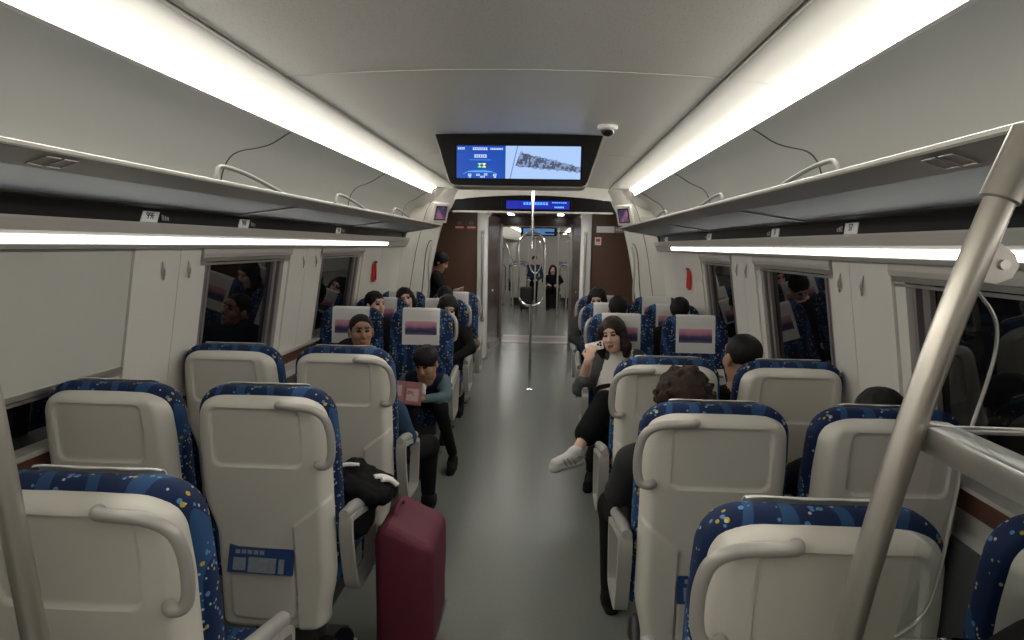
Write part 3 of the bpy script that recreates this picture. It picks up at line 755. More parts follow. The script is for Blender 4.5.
bm = NB(); box(bm, (-.95, -.16, -.018), (.95, .16, .0), .005); obj('frame', bm, M['white'], t)
bm = NB(); box(bm, (-.92, -.13, -.022), (.92, .13, -.016)); obj('diffuser', bm, M['vestfill'], t)
bm = NB(); box(bm, (-1.6, 9.76, 2.108), (1.6, 9.9, 2.30)); struct('trim_14', bm, M['white'])
bm = NB(); box(bm, (-.7, 9.9, 2.13), (.7, 11.5, 2.17)); struct('ceiling', bm, M['frame'])
bm = NB(); box(bm, (-.72, 11.45, 1.965), (.72, 11.55, 2.2)); struct('wall_end', bm, M['doorbrown'])
bm = NB(); box(bm, (-.56, 11.45, 1.945), (.56, 11.56, 1.97), .004); struct('trim_15', bm, M['frame'])
for s in (-1, 1):
    t = empty('spot_light', (s * .38, 10.6, 2.13), 0, 'small bright spot lamp in the corridor ceiling, %s of two' % ('left' if s < 0 else 'right'), 'ceiling light', 'corridor spot lamps')
    bm = NB(); box(bm, (-.07, -.30, -.012), (.07, .30, .0), .004); obj('frame', bm, M['white'], t)
    bm = NB()
    for y in (-.18, 0, .18): lathe(bm, [(.045, -.016), (.045, -.010)], (0, y, 0), n=16)
    obj('lamp', bm, M['spot'], t, True)
bm = NB(); box(bm, (-.60, 11.45, 0), (.60, 12.45, .006), .003); struct('trim_16', bm, M['frame'])
bm = NB(); box(bm, (-.58, 11.50, .006), (.58, 11.62, .014), .003); box(bm, (-.58, 12.22, .006), (.58, 12.34, .014), .003); struct('trim_16', bm, M['alu'])
# signs on the brown end walls
t = empty('warning_sign', (-.985, 9.80, 1.90), 0, 'pair of small warning icons over red labels on the left brown wall', 'sign')
bm = NB()
for x in (-.085, .085):
    tube(bm, [(x + .026 * math.cos(a * PI / 8), -.002, .04 + .026 * math.sin(a * PI / 8)) for a in range(16)], .003, 5, True); box(bm, (x - .016, -.003, .037), (x + .016, -.001, .043))
obj('icon', bm, M['frame'], t)
bm = NB()
for x in (-.085, .085): box(bm, (x - .062, -.004, -.040), (x + .062, 0, -.005), .002)
obj('red_label', bm, M['redlabel'], t)
bm = NB()
for x in (-.085, .085): box(bm, (x - .058, -.005, -.017), (x + .058, -.0035, -.006))
obj('white_line', bm, M['paper'], t)
t = empty('notice_plate', (1.01, 9.798, 1.885), 0, 'wide white notice plate with a grey end high on the right brown wall', 'sign')
bm = NB(); box(bm, (-.13, -.006, -.045), (.12, 0, .045), .004); obj('plate', bm, M['paper'], t)
bm = NB(); box(bm, (.12, -.006, -.045), (.25, 0, .045), .004); obj('grey_end', bm, M['frame'], t)
bm = NB(); [box(bm, (.14 + q * .035, -.008, -.02), (.162 + q * .035, -.005, .02)) for q in range(3)]; obj('symbol', bm, M['paper'], t)
t = empty('notice_card', (.905, 9.80, 1.72), 0, 'small square white notice card on the right brown wall', 'sign')
bm = NB(); box(bm, (-.045, -.005, -.055), (.045, 0, .055), .003); obj('card', bm, M['paper'], t)
bm = NB(); box(bm, (-.028, -.0065, -.01), (.028, -.0045, .035), .002); box(bm, (-.03, -.0065, -.035), (.03, -.0045, -.028)); obj('picture', bm, M['redlabel'], t)
# red hammers on the far pillars
for s, y in ((-1, 6.72), (1, 6.42)):
    t = empty('emergency_hammer', (s * (wx(1.38) - .012), y, 1.375), 0, 'red emergency hammer on its holder on the %s wall pillar' % ('left' if s < 0 else 'right'), 'emergency hammer')
    bm = NB(); box(bm, (-.012, -.035, -.12), (.012, .035, .06), .008); obj('holder', bm, M['red'], t, True)
    bm = NB(); tube(bm, [(-s * .018, 0, -.10), (-s * .018, 0, .07)], .010, 10); obj('grip', bm, M['red'], t, True)
    bm = NB(); tube(bm, [(-s * .018, -.035, .075), (-s * .018, .035, .075)], [.006, .013], 10); obj('hammer_head', bm, M['rubber'], t, True)

# ================================================================== TV, CAMERA, POLE
t = empty('ceiling_television', (0, 4.55, 2.36), 0, 'wide black double television hanging from the ceiling over the aisle', 'television')
def tr(bm, P, y0, y1, dy=0):
    A = [bm.verts.new((x, y0, z)) for x, z in P]; B = [bm.verts.new((x, y1, z)) for x, z in P]; n = len(P)
    for i in range(n): bm.faces.new((A[i], A[(i + 1) % n], B[(i + 1) % n], B[i]))
    bm.faces.new(A[::-1]); bm.faces.new(B)
ZT = .0
P = [(-.555, 0), (.555, 0), (.462, -.300), (.448, -.325), (.42, -.336), (-.42, -.336), (-.448, -.325), (-.462, -.300)]
bm = NB(); tr(bm, P, .02, .30); es = [e for e in bm.edges if abs(e.verts[0].co.y - e.verts[1].co.y) < .01]
obj('rim', bm, M['tvrim'], t, True)
P2_ = [(x * .988, z if z > -.01 else z + .006) for x, z in P]
bm = NB(); tr(bm, P2_, .0, .06); obj('front_bezel', bm, M['tv'], t)
zc = -.180
bm = NB(); box(bm, (-.425, -.003, zc - .112), (.425, .0, zc + .112), .002); obj('screen_glass', bm, M['dark'], t)
sc = obj('left_screen', (lambda b: (box(b, (-.405, -.0045, zc - .105), (-.087, -.002, zc + .105)), b)[1])(NB()), M['scrblue'], t); sc['label'] = 'dark blue route information screen'
vm = NB(); box(vm, (-.245, -.00125, -.105), (.245, .00125, .105)); vo = obj('right_screen', vm, M['video'], t); vo.location = (.161, -.00325, zc); vo['label'] = 'pale blue video screen with an aerial coast picture'
def marks(items, m, nm):
    bm = NB()
    for x, z, n, w, h in items:
        for i in range(n):
            xx = x + i * w * 1.18
            box(bm, (xx, -.0058, z - h / 2), (xx + w, -.0044, z - h / 2 + h * .22)); box(bm, (xx, -.0058, z + h * .28), (xx + w, -.0044, z + h / 2)); box(bm, (xx + w * .38, -.0058, z - h / 2), (xx + w * .62, -.0044, z + h / 2))
    obj(nm, bm, m, t)
marks([(-.398, zc + .086, 4, .010, .012), (-.30, zc + .085, 7, .012, .014), (-.185, zc + .085, 8, .009, .010), (-.29, zc + .038, 6, .012, .018)], M['scrwhite'], 'screen_text')
marks([(-.33, zc - .083, 3, .007, .012), (-.275, zc - .083, 3, .007, .012), (-.225, zc - .080, 3, .007, .012), (-.165, zc - .083, 3, .007, .012), (-.25, zc - .095, 4, .007, .010), (-.325, zc - .096, 2, .007, .010), (-.16, zc - .096, 2, .007, .010)], M['scrwhite'], 'screen_text')
marks([(-.265, zc - .022, 1, .024, .026)], M['scrgreen'], 'screen_text'); marks([(-.236, zc - .022, 1, .024, .026)], M['scryel'], 'screen_text')
bm = NB(); tube(bm, [(-.25 + .115 * math.cos(a), -.005, zc - .088 + .034 * math.sin(a)) for a in np.linspace(.25, PI - .25, 16)], .0016, 5); box(bm, (-.32, -.0055, zc + .012), (-.18, -.0045, zc + .0145)); box(bm, (-.33, -.0055, zc - .066), (-.17, -.0045, zc - .058)); obj('screen_graphic', bm, M['scrcyan'], t)

t = empty('security_camera', (.545, 4.18, 2.352), 0, 'small white dome security camera on the ceiling beside the television', 'security camera')
bm = NB(); lathe(bm, [(.056, .01), (.060, 0), (.060, -.014), (.052, -.022), (.040, -.024)], (0, 0, 0), n=32); obj('base_ring', bm, M['white'], t, True, )
bm = NB(); lathe(bm, [(.040, -.02), (.039, -.032), (.033, -.045), (.022, -.054), (.008, -.058)], (0, 0, 0), n=28); obj('dome', bm, M['camglass'], t, True)

t = empty('handrail_pole', (.025, 7.68, 0), 0, 'tall silver floor to ceiling pole with an oval hand loop in the aisle', 'handrail pole')
bm = NB(); cyl(bm, (0, 0, .0), (0, 0, .96), .017); cyl(bm, (0, 0, 1.79), (0, 0, 2.36), .017); obj('pole', bm, M['chrome'], t, True)
bm = NB(); lathe(bm, [(.05, 0), (.05, .012), (.02, .03)], (0, 0, 0)); lathe(bm, [(.02, 2.32), (.05, 2.345), (.05, 2.37)], (0, 0, 0)); lathe(bm, [(.023, 1.78), (.023, 1.86)], (0, 0, 0)); lathe(bm, [(.023, .92), (.023, .975)], (0, 0, 0)); obj('collar', bm, M['chrome'], t, True)
bm = NB(); pts = []
for k in range(48):
    a = 2 * PI * k / 48; c_, s_ = math.cos(a), math.sin(a)
    pts.append((.142 * math.copysign(abs(c_) ** .75, c_), 0, 1.375 + math.copysign(.272, s_) * 1 * (abs(s_) > .001) * min(1, abs(s_) * 3) + .142 * s_))
pts = []
for k in range(17): a = PI * k / 16; pts.append((.145 * math.cos(a), 0, 1.645 + .145 * math.sin(a)))
for k in range(17): a = PI + PI * k / 16; pts.append((.145 * math.cos(a), 0, 1.105 + .145 * math.sin(a)))
tube(bm, pts, .015, 12, True); obj('hand_loop', bm, M['chrome'], t, True)
bm = NB()
for k in range(5): tube(bm, [(.145, -.004, 1.2 + k * .09), (.145, -.004, 1.23 + k * .09)], .0155, 10)
cyl(bm, (-.0, 0, 1.6), (0, 0, 1.79), .010); obj('inner_bar', bm, M['chrome'], t, True)

# ================================================================== DRAFT SCREENS / POLES NEAR THE CAMERA
t = empty('partition_pole', (.72, 1.196, 0), 0, 'thick slanted satin grab pole in the right foreground, joined to the rack', 'grab pole')
def Lc(p): return Vector(p) - t.location
a, b = Vector((.998, 1.196, 1.828)), Vector((.965, 1.196, 1.74))
bm = NB(); tube(bm, smooth_path([Lc(a), Lc(b), Lc((.898, 1.196, 1.53)), Lc((.832, 1.196, 1.28)), Lc((.760, 1.196, .93)), Lc((.725, 1.196, .6)), Lc((.71, 1.196, .3)), Lc((.71, 1.196, .0))], 3), .0245, 24); obj('pole', bm, M['pole'], t, True)
d = (b - a).normalized()
bm = NB(); tube(bm, [Lc(a - d * .015), Lc(a + d * .105), Lc(a + d * .108)], [.031, .031, .027], 24); obj('top_sleeve', bm, M['pole'], t, True)
bm = NB(); lathe(bm, [(.05, 0), (.05, .01), (.028, .03)], tuple(Lc((.71, 1.196, 0)))); obj('floor_flange', bm, M['pole'], t, True)
pc = Vector((.922, 1.196, 1.628))
bm = NB(); P = [(pc.x + .005, 1.665), (pc.x + .04, 1.658), (pc.x + .065, 1.640), (pc.x + .074, 1.620), (pc.x + .064, 1.600), (pc.x + .04, 1.590), (pc.x, 1.595)]
tr(bm, [(x - t.location.x, z) for x, z in P], -.012, .012); obj('glass_clamp', bm, M['pole'], t, True)
bm = NB(); tube(bm, [Lc((pc.x + .048, 1.184, 1.622)), Lc((pc.x + .048, 1.178, 1.622))], .0085, 16); obj('clamp_screw', bm, M['alu'], t, True)
# longitudinal support bar
bx = .845
bm = NB(); box(bm, (.865 - .72, -.70, 1.295), (.925 - .72, -.012, 1.345), .008); box(bm, (.865 - .72, -.03, 1.295), (.925 - .72, .022, 1.345), .008); obj('side_bar', bm, M['alu'], t, True)
bm = NB(); box(bm, (.915 - .72, -.03, 1.335), (1.54 - .72, -.006, 1.345), .003); obj('cross_bar', bm, M['alu'], t, True)
# curved glass draft screen
g = empty('glass_screen', (1.2, 1.215, .9), 0, 'clear glass draft screen with a wavy chrome edge beside the slanted pole', 'glass screen')
ed = smooth_path([(1.02, 0, 1.735), (.975, 0, 1.728), (.955, 0, 1.70), (.945, 0, 1.655), (.935, 0, 1.61), (.950, 0, 1.575), (.985, 0, 1.535), (.993, 0, 1.49), (.985, 0, 1.43), (.955, 0, 1.31), (.945, 0, 1.20), (.93, 0, 1.06), (.91, 0, .98), (.86, 0, .94)], 3)
bm = NB(); tube(bm, [Vector((p.x - 1.2, 0, p.z - .9)) for p in ed], .0034, 8); obj('chrome_edge', bm, M['alu'], g, True)
bm = NB(); P = [(p.x - 1.2, p.z - .9) for p in ed]; P += [(.29, .05), (.27, .835)]
tr(bm, P, -.003, .003); bmesh.ops.triangulate(bm, faces=[f for f in bm.faces if len(f.verts) > 4]); obj('glass_pane', bm, M['clear'], g)

t = empty('partition_pole', (-.80, 1.235, 0), 0, 'satin grab pole at the left edge of the foreground', 'grab pole')
a, b = Vector((-.925, 1.235, 1.842)), Vector((-.775, 1.235, .70))
bm = NB(); tube(bm, [a - t.location, b - t.location, Vector((-.765, 1.235, 0)) - t.location], .0235, 24); obj('pole', bm, M['pole'], t, True)
bm = NB(); d = (b - a).normalized(); tube(bm, [a - d * .015 - t.location, a + d * .1 - t.location], .031, 24); obj('top_sleeve', bm, M['pole'], t, True)
bm = NB(); lathe(bm, [(.05, 0), (.05, .01), (.028, .03)], (.035, 0, 0)); obj('floor_flange', bm, M['pole'], t, True)

# ================================================================== SEATS
ZT_S, ZT_C = 1.107, 1.132
def yb(z): return -.125 - .095 * max(0, (z - .25) / .90) ** 1.2
def sm(t): t = max(0, min(1, t)); return t * t * (3 - 2 * t)
def corner(w, z, zt, R):
    q = z - (zt - R)
    return w if q <= 0 else w - R + math.sqrt(max(R * R - q * q, 0))
def hw_shell(z, wing):
    w = .236 - .010 * sm((z - .90) / .2)
    if wing: w -= .030 * sm((.46 - z) / .2)
    else: w -= .038 * sm((.74 - z) / .16)
    w = corner(w, z, ZT_S, .082)
    q = .215 + .04 - z
    if q > 0: w = w - .04 + math.sqrt(max(.0016 - q * q, 0))
    return w
def rrect(x, z, cx, cz, hx, hz, r):
    dx, dz = abs(x - cx) - hx + r, abs(z - cz) - hz + r
    return math.hypot(max(dx, 0), max(dz, 0)) + min(max(dx, dz), 0) - r
def shell_detail(x, z):   # x mirrored so that the wing is at +x; positive = recessed
    d = .0100 * sm(.5 - rrect(x, z, -.012, .962, .158, .105, .03) / .009)
    sdp = rrect(x, z, -.020, .362, .120, .098, .025)
    d += .0045 * math.exp(-(sdp / .0045) ** 2)
    d -= .010 * sm(.5 - sdp / .008) if z < .47 else 0
    wg = min(x - .106, (.633 + .8 * (x - .104) - z) * .78)
    d -= .014 * sm(.5 + wg / .008)
    d -= .006 * sm(.5 - rrect(x, z, -.02, .60, .125, .55, .04) / .012) * 0
    return d
def shell_mesh(side):
    NU, NZ = 76, 150; bm = NB(); F_, B_ = [], []
    zs = [.215 + (ZT_S - .215) * (1 - math.cos(PI * i / NZ)) / 2 * .15 + (ZT_S - .215) * (i / NZ) * .85 for i in range(NZ + 1)]
    for z in zs:
        wp_, wn = hw_shell(z, True), hw_shell(z, False); ra, rb = [], []
        for j in range(NU + 1):
            u = -1 + 2 * j / NU
            x = u * (wp_ if u > 0 else wn)
            e = .050 * max(0, (abs(u) - .80) / .20) ** 2.4 + .050 * max(0, (z - (ZT_S - .045)) / .045) ** 2.4 + .03 * max(0, (.245 - z) / .03) ** 2
            y = yb(z) + min(e, .056) + .012 * u * u + shell_detail(x, z)
            ra.append(bm.verts.new((side * x, y, z))); rb.append(bm.verts.new((side * x, yb(z) + .062 + .012 * u * u, z)))
        F_.append(ra); B_.append(rb)
    for G in (F_, B_):
        for a, b in zip(G, G[1:]):
            for j in range(NU): bm.faces.new((a[j], a[j + 1], b[j + 1], b[j]))
    for a, b, c, d in zip(F_, F_[1:], B_, B_[1:]):
        bm.faces.new((a[0], b[0], d[0], c[0])); bm.faces.new((a[NU], b[NU], d[NU], c[NU]))
    for j in range(NU):
        bm.faces.new((F_[0][j], F_[0][j + 1], B_[0][j + 1], B_[0][j])); bm.faces.new((F_[-1][j], F_[-1][j + 1], B_[-1][j + 1], B_[-1][j]))
    return bm
def hw_cush(z): return corner(.252 - .012 * sm((z - .85) / .3), z, ZT_C, .100)
def hd_cush(z):
    q = (z - (ZT_C - .045)) / .045
    return .046 * (math.sqrt(max(1 - q * q, 0)) if q > 0 else 1)
def ymid(z): return yb(z) + .092
def cush_front(x, z):
    c_ = min(abs(x) / max(hw_cush(z), .01), 1) ** 2
    return ymid(z) + hd_cush(z) * max(1 - c_ * c_, 0) ** .30 + .026 * (x / .25) ** 2
def cushion_mesh():
    bm = NB(); NZ, NT_ = 40, 48; rings = []
    zs = [.40 + (ZT_C - .0005 - .40) * math.sin(PI / 2 * i / NZ) for i in range(NZ + 1)]
    for z in zs:
        w, h = hw_cush(z), hd_cush(z); r = []
        for k in range(NT_):
            a = 2 * PI * k / NT_; c_, s_ = math.cos(a), math.sin(a)
            x = w * math.copysign(abs(c_) ** .5, c_); y = ymid(z) + h * math.copysign(abs(s_) ** .6, s_) + (.026 * (x / .25) ** 2 if s_ > 0 else .006 * (x / .25) ** 2)
            r.append(bm.verts.new((x, y, z)))
        rings.append(r)
    for a, b in zip(rings, rings[1:]):
        for k in range(NT_): bm.faces.new((a[k], a[(k + 1) % NT_], b[(k + 1) % NT_], b[k]))
    bm.faces.new(rings[0][::-1]); bm.faces.new(rings[-1])
    return bm
def cover_mesh():
    bm = NB(); NX = 22
    def col(x):
        zt = ZT_C + .003 - (0 if abs(x) < .12 else .105 - math.sqrt(max(.105 ** 2 - (abs(x) - .12) ** 2, 0)))
        P = []
        for i in range(22):
            z = .852 + (zt - .03 - .852) * i / 21
            P.append((cush_front(x, z) + .005, z))
        yf = P[-1][0]; ybk = 0
        for i in range(1, 7):
            a = PI / 2 * i / 6; P.append((yf - .026 * (1 - math.cos(a)), zt - .03 + .034 * math.sin(a)))
        for d_ in (.005,): P.append((yf - .026 - d_, zt + .004 - d_ * .12 + .0015 * math.sin(x * 55)))
        
        return P
    A, B = [], []
    for j in range(NX + 1):
        x = -.147 + .294 * j / NX
        P = col(x); n = len(P)
        A.append([bm.verts.new((x, y, z)) for y, z in P])
        Q = []
        for i, (y, z) in enumerate(P):
            a = P[max(i - 1, 0)]; b = P[min(i + 1, n - 1)]; dy, dz = b[0] - a[0], b[1] - a[1]; l = math.hypot(dy, dz) or 1
            Q.append(bm.verts.new((x, y - dz / l * .0025, z + dy / l * .0025)))
        B.append(Q)
    n = len(A[0])
    for G in (A, B):
        for a, b in zip(G, G[1:]):
            for i in range(n - 1): bm.faces.new((a[i], a[i + 1], b[i + 1], b[i]))
    for a, b in ((A[0], B[0]), (A[-1], B[-1])):
        for i in range(n - 1): bm.faces.new((a[i], a[i + 1], b[i + 1], b[i]))
    for i in (0, n - 1):
        for j in range(NX): bm.faces.new((A[j][i], A[j + 1][i], B[j + 1][i], B[j][i]))
    return bm
def ring_prism(bm, outer, w, x0, x1):
    O = smooth_path([(0, y, z) for y, z in outer], 3, True); n = len(O); I = []
    for i, p in enumerate(O):
        t_ = (O[(i + 1) % n] - O[(i - 1) % n]).normalized(); nn = Vector((0, -t_.z, t_.y)); c = sum(O, Vector()) / n
        if nn.dot(c - p) < 0: nn = -nn
        I.append(p + nn * w)
    vo = [[bm.verts.new((x, p.y, p.z)) for p in O] for x in (x0, x1)]; vi = [[bm.verts.new((x, p.y, p.z)) for p in I] for x in (x0, x1)]
    for i in range(n):
        j = (i + 1) % n
        bm.faces.new((vo[0][i], vo[0][j], vo[1][j], vo[1][i])); bm.faces.new((vi[0][i], vi[0][j], vi[1][j], vi[1][i]))
        for q in (0, 1): bm.faces.new((vo[q][i], vo[q][j], vi[q][j], vi[q][i]))
SEATS = {}
def t_children(o): return [c for c in bpy.data.objects if c.parent == o]
def make_seat(side, aisle):
    t = empty('train_seat', (0, 0, 0), 0)
    obj('back_shell', shell_mesh(side), M['shell'], t, True)
    obj('backrest', cushion_mesh(), M['fabric'], t, True)
    obj('headrest_cover', cover_mesh(), M['cover'], t, True)
    bm = NB(); box(bm, (-.222, -.02, .355), (.222, .46, .455), .04, seg=4); box(bm, (-.20, .38, .33), (.20, .445, .40), .03, seg=3); obj('seat_cushion', bm, M['fabric'], t, True)
    bm = NB(); box(bm, (-.20, -.06, .25), (.20, .40, .36), .02); obj('seat_frame', bm, M['base'], t, True)
    bm = NB(); box(bm, (-.13, .02, 0), (.13, .14, .26), .02); box(bm, (-.18, -.02, 0), (.18, .26, .03), .01); obj('pedestal', bm, M['base'], t, True)
    bm = NB(); P = []
    for x, z, dy in ((.080, 1.085, .004), (.087, 1.087, -.018), (.115, 1.088, -.026), (.195, 1.084, -.024), (.243, 1.055, -.014), (.259, 1.00, -.010), (.261, .935, -.010), (.256, .895, -.012), (.245, .876, -.016), (.220, .872, -.020), (.203, .872, .004)):
        P.append((side * x, yb(z) + dy, z))
    if aisle:
        tube(bm, smooth_path(P, 2), .0145, 14); obj('grab_handle', bm, M['handle'], t, True)
        bm = NB(); ring_prism(bm, [(-.13, .66), (-.02, .645), (.26, .585), (.275, .55), (.245, .34), (.21, .315), (.0, .33), (-.05, .36)], .022, side * .252, side * .300)
        obj('side_armrest', bm, M['armrest'], t, True, )
        bm = NB(); tube(bm, [(side * .274, -.12, .668), (side * .274, .0, .652), (side * .274, .25, .598)], [.018, .024, .022], 12); obj('arm_pad', bm, M['armpad'], t, True)
        bm = NB(); tube(bm, smooth_path([(-side * .262, -.06, .60), (-side * .262, .02, .615), (-side * .262, .26, .60), (-side * .262, .275, .58)], 1), [.024] * 8 if False else .024, 12); obj('middle_armrest', bm, M['armrest'], t, True)
    by = {c.name.split('.')[0]: c for c in t_children(t)}
    by['headrest_cover'].parent = by['backrest']
    if aisle: by['grab_handle'].parent = by['back_shell']; by['arm_pad'].parent = by['side_armrest']
    return t
def children(o): return [c for c in bpy.data.objects if c.parent == o]
KIDS = {}
def copy_thing(src, loc, rz, label):
    r = src.copy(); COL.objects.link(r); r.location = loc; r.rotation_euler = (0, 0, rz)
    for ch, subs in KIDS[src.name]:
        c = ch.copy(); COL.objects.link(c); c.parent = r
        for g in subs:
            d = g.copy(); COL.objects.link(d); d.parent = c
    r['label'] = label
    return r
used = set()
def seat(x, ytop, facing, aisle, label, group, car=1, ypos=None):
    """facing 'away' from or 'to' the camera; ytop is where the top of the backrest stands"""
    world_side = 1 if x < 0 else -1            # aisle lies towards the centre
    local = world_side if facing == 'away' else -world_side
    rz = (0 if facing == 'away' else PI)
    y = ytop + .20 if facing == 'away' else ytop - .16
    key = (local, aisle)
    if key not in SEATS:
        s_ = make_seat(local, aisle); SEATS[key] = s_; KIDS[s_.name] = [(c_, children(c_)) for c_ in children(s_)]
        s_.location = (x, y, 0); s_.rotation_euler = (0, 0, rz); s_['label'] = label; o = s_
    else: o = copy_thing(SEATS[key], (x, y, 0), rz, label)
    o['category'] = 'seat'; o['group'] = group
    return o
GA, GF, GN = 'seats with white shells facing away', 'seats with printed headrest covers facing the camera', 'seats in the next carriage'
AX, WX = .775, 1.335
LA, LB, LC_, LD, LE, LF = 1.31, 2.245, 3.175, 5.38, 6.36, 7.30
RA_, RB_, RC_, RD_, RE_, RF_ = 1.275, 2.17, 3.09, 5.30, 6.28, 7.20
seat(-AX, LA, 'away', True, 'white-backed blue seat cut off at the lower left corner beside the left edge pole', GA)
seat(-AX, LB, 'away', True, 'white-backed aisle seat with magazine pocket, beside the maroon suitcase', GA)
seat(-AX, LC_, 'away', True, 'white-backed aisle seat in front of the reading boy, left of the aisle', GA)
seat(-WX, LB, 'away', False, 'white-backed window seat under the lowered blind', GA)
seat(-WX, LC_, 'away', False, 'white-backed window seat by the left double pillar, behind the short-haired man', GA)
seat(AX, RA_, 'away', True, 'nearest white-backed seat on the right, cut by the bottom edge beside the slanted pole', GA)
seat(AX, RB_, 'away', True, 'white-backed aisle seat with the brown-haired passenger, right of the aisle', GA)
seat(AX, RC_, 'away', True, 'white-backed aisle seat in front of the woman with the phone', GA)
seat(WX + .03, RA_, 'away', False, 'blue and white seat cut off at the lower right corner', GA)
seat(WX, RB_, 'away', False, 'white-backed window seat behind the slanted pole', GA)
seat(WX, RC_, 'away', False, 'white-backed window seat of the passenger with faded black hair, right side', GA)
seat(-AX, LD, 'to', True, 'blue aisle seat with printed headrest cover holding the reading boy', GF)
seat(-WX, LD, 'to', False, 'blue window seat with printed cover behind the short-haired man', GF)
seat(-AX, LE, 'to', True, 'second facing aisle seat on the left, directly behind the boy\'s seat', GF)
seat(-WX, LE, 'to', False, 'second facing window seat on the left, behind the short-haired man\'s seat', GF)
seat(-AX, LF, 'to', True, 'farthest facing aisle seat on the left, next to the standing person', GF)
seat(-WX, LF, 'to', False, 'farthest facing window seat on the left, below the red hammer', GF)
seat(AX, RD_, 'to', True, 'blue aisle seat with white cover behind the woman with the phone', GF)
seat(WX, RD_, 'to', False, 'blue seat with printed cover beside the third right window, next to the woman', GF)
seat(AX, RE_, 'to', True, 'second facing aisle seat on the right, directly behind the woman\'s seat', GF)
seat(WX, RE_, 'to', False, 'second facing window seat on the right of the aisle', GF)
seat(AX, RF_, 'to', True, 'farthest facing aisle seat on the right, nearest the end doorway', GF)
seat(WX, RF_, 'to', False, 'farthest facing window seat on the right, by the brown end wall', GF)

# magazines in seat pockets
def magazine(x, ytop, mir, lab):
    yr = ytop + .20
    t = empty('magazine', (x, yr + yb(.5) - .008, .50), 0, lab, 'magazine', 'magazines in seat pockets')
    t.rotation_euler = (-.22, .03 * mir, 0)
    bm = NB(); box(bm, (-.122, -.004, -.045), (.118, .003, .055), .003); box(bm, (-.118, -.0075, -.045), (.114, -.004, .047), .002); obj('cover', bm, M['mblue'], t)
    bm = NB(); box(bm, (-.045, -.009, -.040), (.055, -.0072, .012)); box(bm, (.065, -.009, -.040), (.085, -.0072, .010)); box(bm, (-.10, -.009, -.035), (-.055, -.0072, .008)); obj('picture', bm, M['magpic'], t)
    bm = NB()
    for q in range(5): box(bm, (-.095 + q * .022, -.009, .022), (-.079 + q * .022, -.0072, .036))
    obj('title', bm, M['magpic'], t)
magazine(-AX - .015, LB, 1, 'blue magazine in the seat pocket left of the maroon suitcase')
magazine(-AX - .015, LC_, 1, 'blue magazine in a seat pocket above the black jacket')
magazine(AX + .015, RB_, -1, 'blue magazine in a seat pocket right of the aisle')

# ================================================================== PEOPLE
FWD = lambda fx, fy: math.atan2(-fx, fy)
def person(base, label): return empty('person', (base[0], base[1], 0), 0, label, 'person')
SK = lambda sk, torso, leg, hair='hair', lip='lipn', extra=(): [M[sk], M[hair], M[lip], M[torso], M[leg]] + [M[e] for e in extra]

# woman with phone
WS = 1.08
p = person((.74, 4.95), 'woman in a grey denim jacket holding a pale phone to her mouth, legs crossed')
hc = (.700, 5.06, .985); R = rotm(FWD(-.34, -.94), -.05, .14)
neck = (.745, 5.17, .845); pel = (.745, 5.00, .545)
kneeT, ankT = (.615, 4.52, .595), (.425, 4.245, .365)
kneeB, ankB = (.66, 4.58, .50), (.545, 4.60, .12)
we = (.510, 4.85, .815)
pr = body(hc, neck, pel, .175, [((.475, 5.02, .590), we, (.22, .02, .95), (.35, .9, .1), 1, .65), ((.945, 5.02, .60), (.70, 4.78, .635), (-.75, -.55, -.1), (0, 0, -1), 1, .5)],
          [(kneeT, tuple(np.array(kneeT) + (np.array(ankT) - np.array(kneeT)) * .72)), (kneeB, ankB)], 3, 4, across=(1, 0, 0), s=.98)
# wide trouser hem, bare ankle
kT, aT = np.array(kneeT), np.array(ankT)
pr += [C(kT, kT + (aT - kT) * .68, .086, .080, 4, .03), C(kT + (0, 0, -.05), (.60, 4.55, .42), .08, .08, 4, .03), C(kT + (aT - kT) * .6, aT + (aT - kT) * .06, .036, .033, 0, .004), C(kneeB, (.57, 4.60, .2), .080, .075, 4, .03)]
pr += head_prims(hc, R, WS, neck=neck)
for q in pr:
    if q['t'] == 'c' and q['m'] == 3 and q['r1'] <= .0335 * 1 + .001 and q['a'][0] < .6: q['m'] = 0
blob('body', pr, SK('skin', 'whitecloth', 'blackcloth', 'hairr', 'lips'), p, .0048)
blob('hair', hair_prims(hc, R, WS * 1.03, 'bob'), [M['hairr']], p, .005, .0012)
jk = [C((.60, 5.16, .80), (.89, 5.16, .80), .072, .072, 0, .04), C((.59, 5.16, .79), (.475, 5.02, .595), .072, .060, 0, .03), C((.475, 5.02, .595), (.492, 4.93, .675), .062, .050, 0, .03),
      C((.90, 5.16, .79), (.945, 5.02, .605), .072, .062, 0, .03), C((.945, 5.02, .605), (.76, 4.83, .635), .060, .048, 0, .03),
      EL((.620, 5.10, .67), (.070, .085, .17), 0, I3, .04), EL((.885, 5.10, .67), (.075, .09, .18), 0, I3, .04), EL((.75, 5.16, .70), (.17, .07, .2), 0, I3, .04),
      C((.66, 5.08, .86), (.70, 5.02, .70), .022, .016, 0, .015), C((.82, 5.08, .86), (.80, 5.01, .70), .022, .016, 0, .015),
      EL((.748, 4.97, .72), (.085, .13, .22), 0, I3, .012, True), EL((.745, 5.09, .88), (.062, .07, .07), 0, I3, .012, True)]
blob('jacket', jk, [M['greycloth']], p, .006, .0015)
sn = shoe('sneaker', (.400, 4.222, .365), (-.86, -.46, -.10), M['sneaker'], p, 1.05, M['sole'])
_d = np.array((-.86, -.46, -.10)); _d /= np.linalg.norm(_d); _u = np.array((0, 0, 1.)); _u -= _d * (_u @ _d); _u /= np.linalg.norm(_u); _s = np.cross(_d, _u); _A = np.array((.400, 4.222, .365)) - np.array(p.location)
TS = lambda x, y, z: Vector(_A + 1.05 * (_s * x + _d * y + _u * z))
bm = NB()
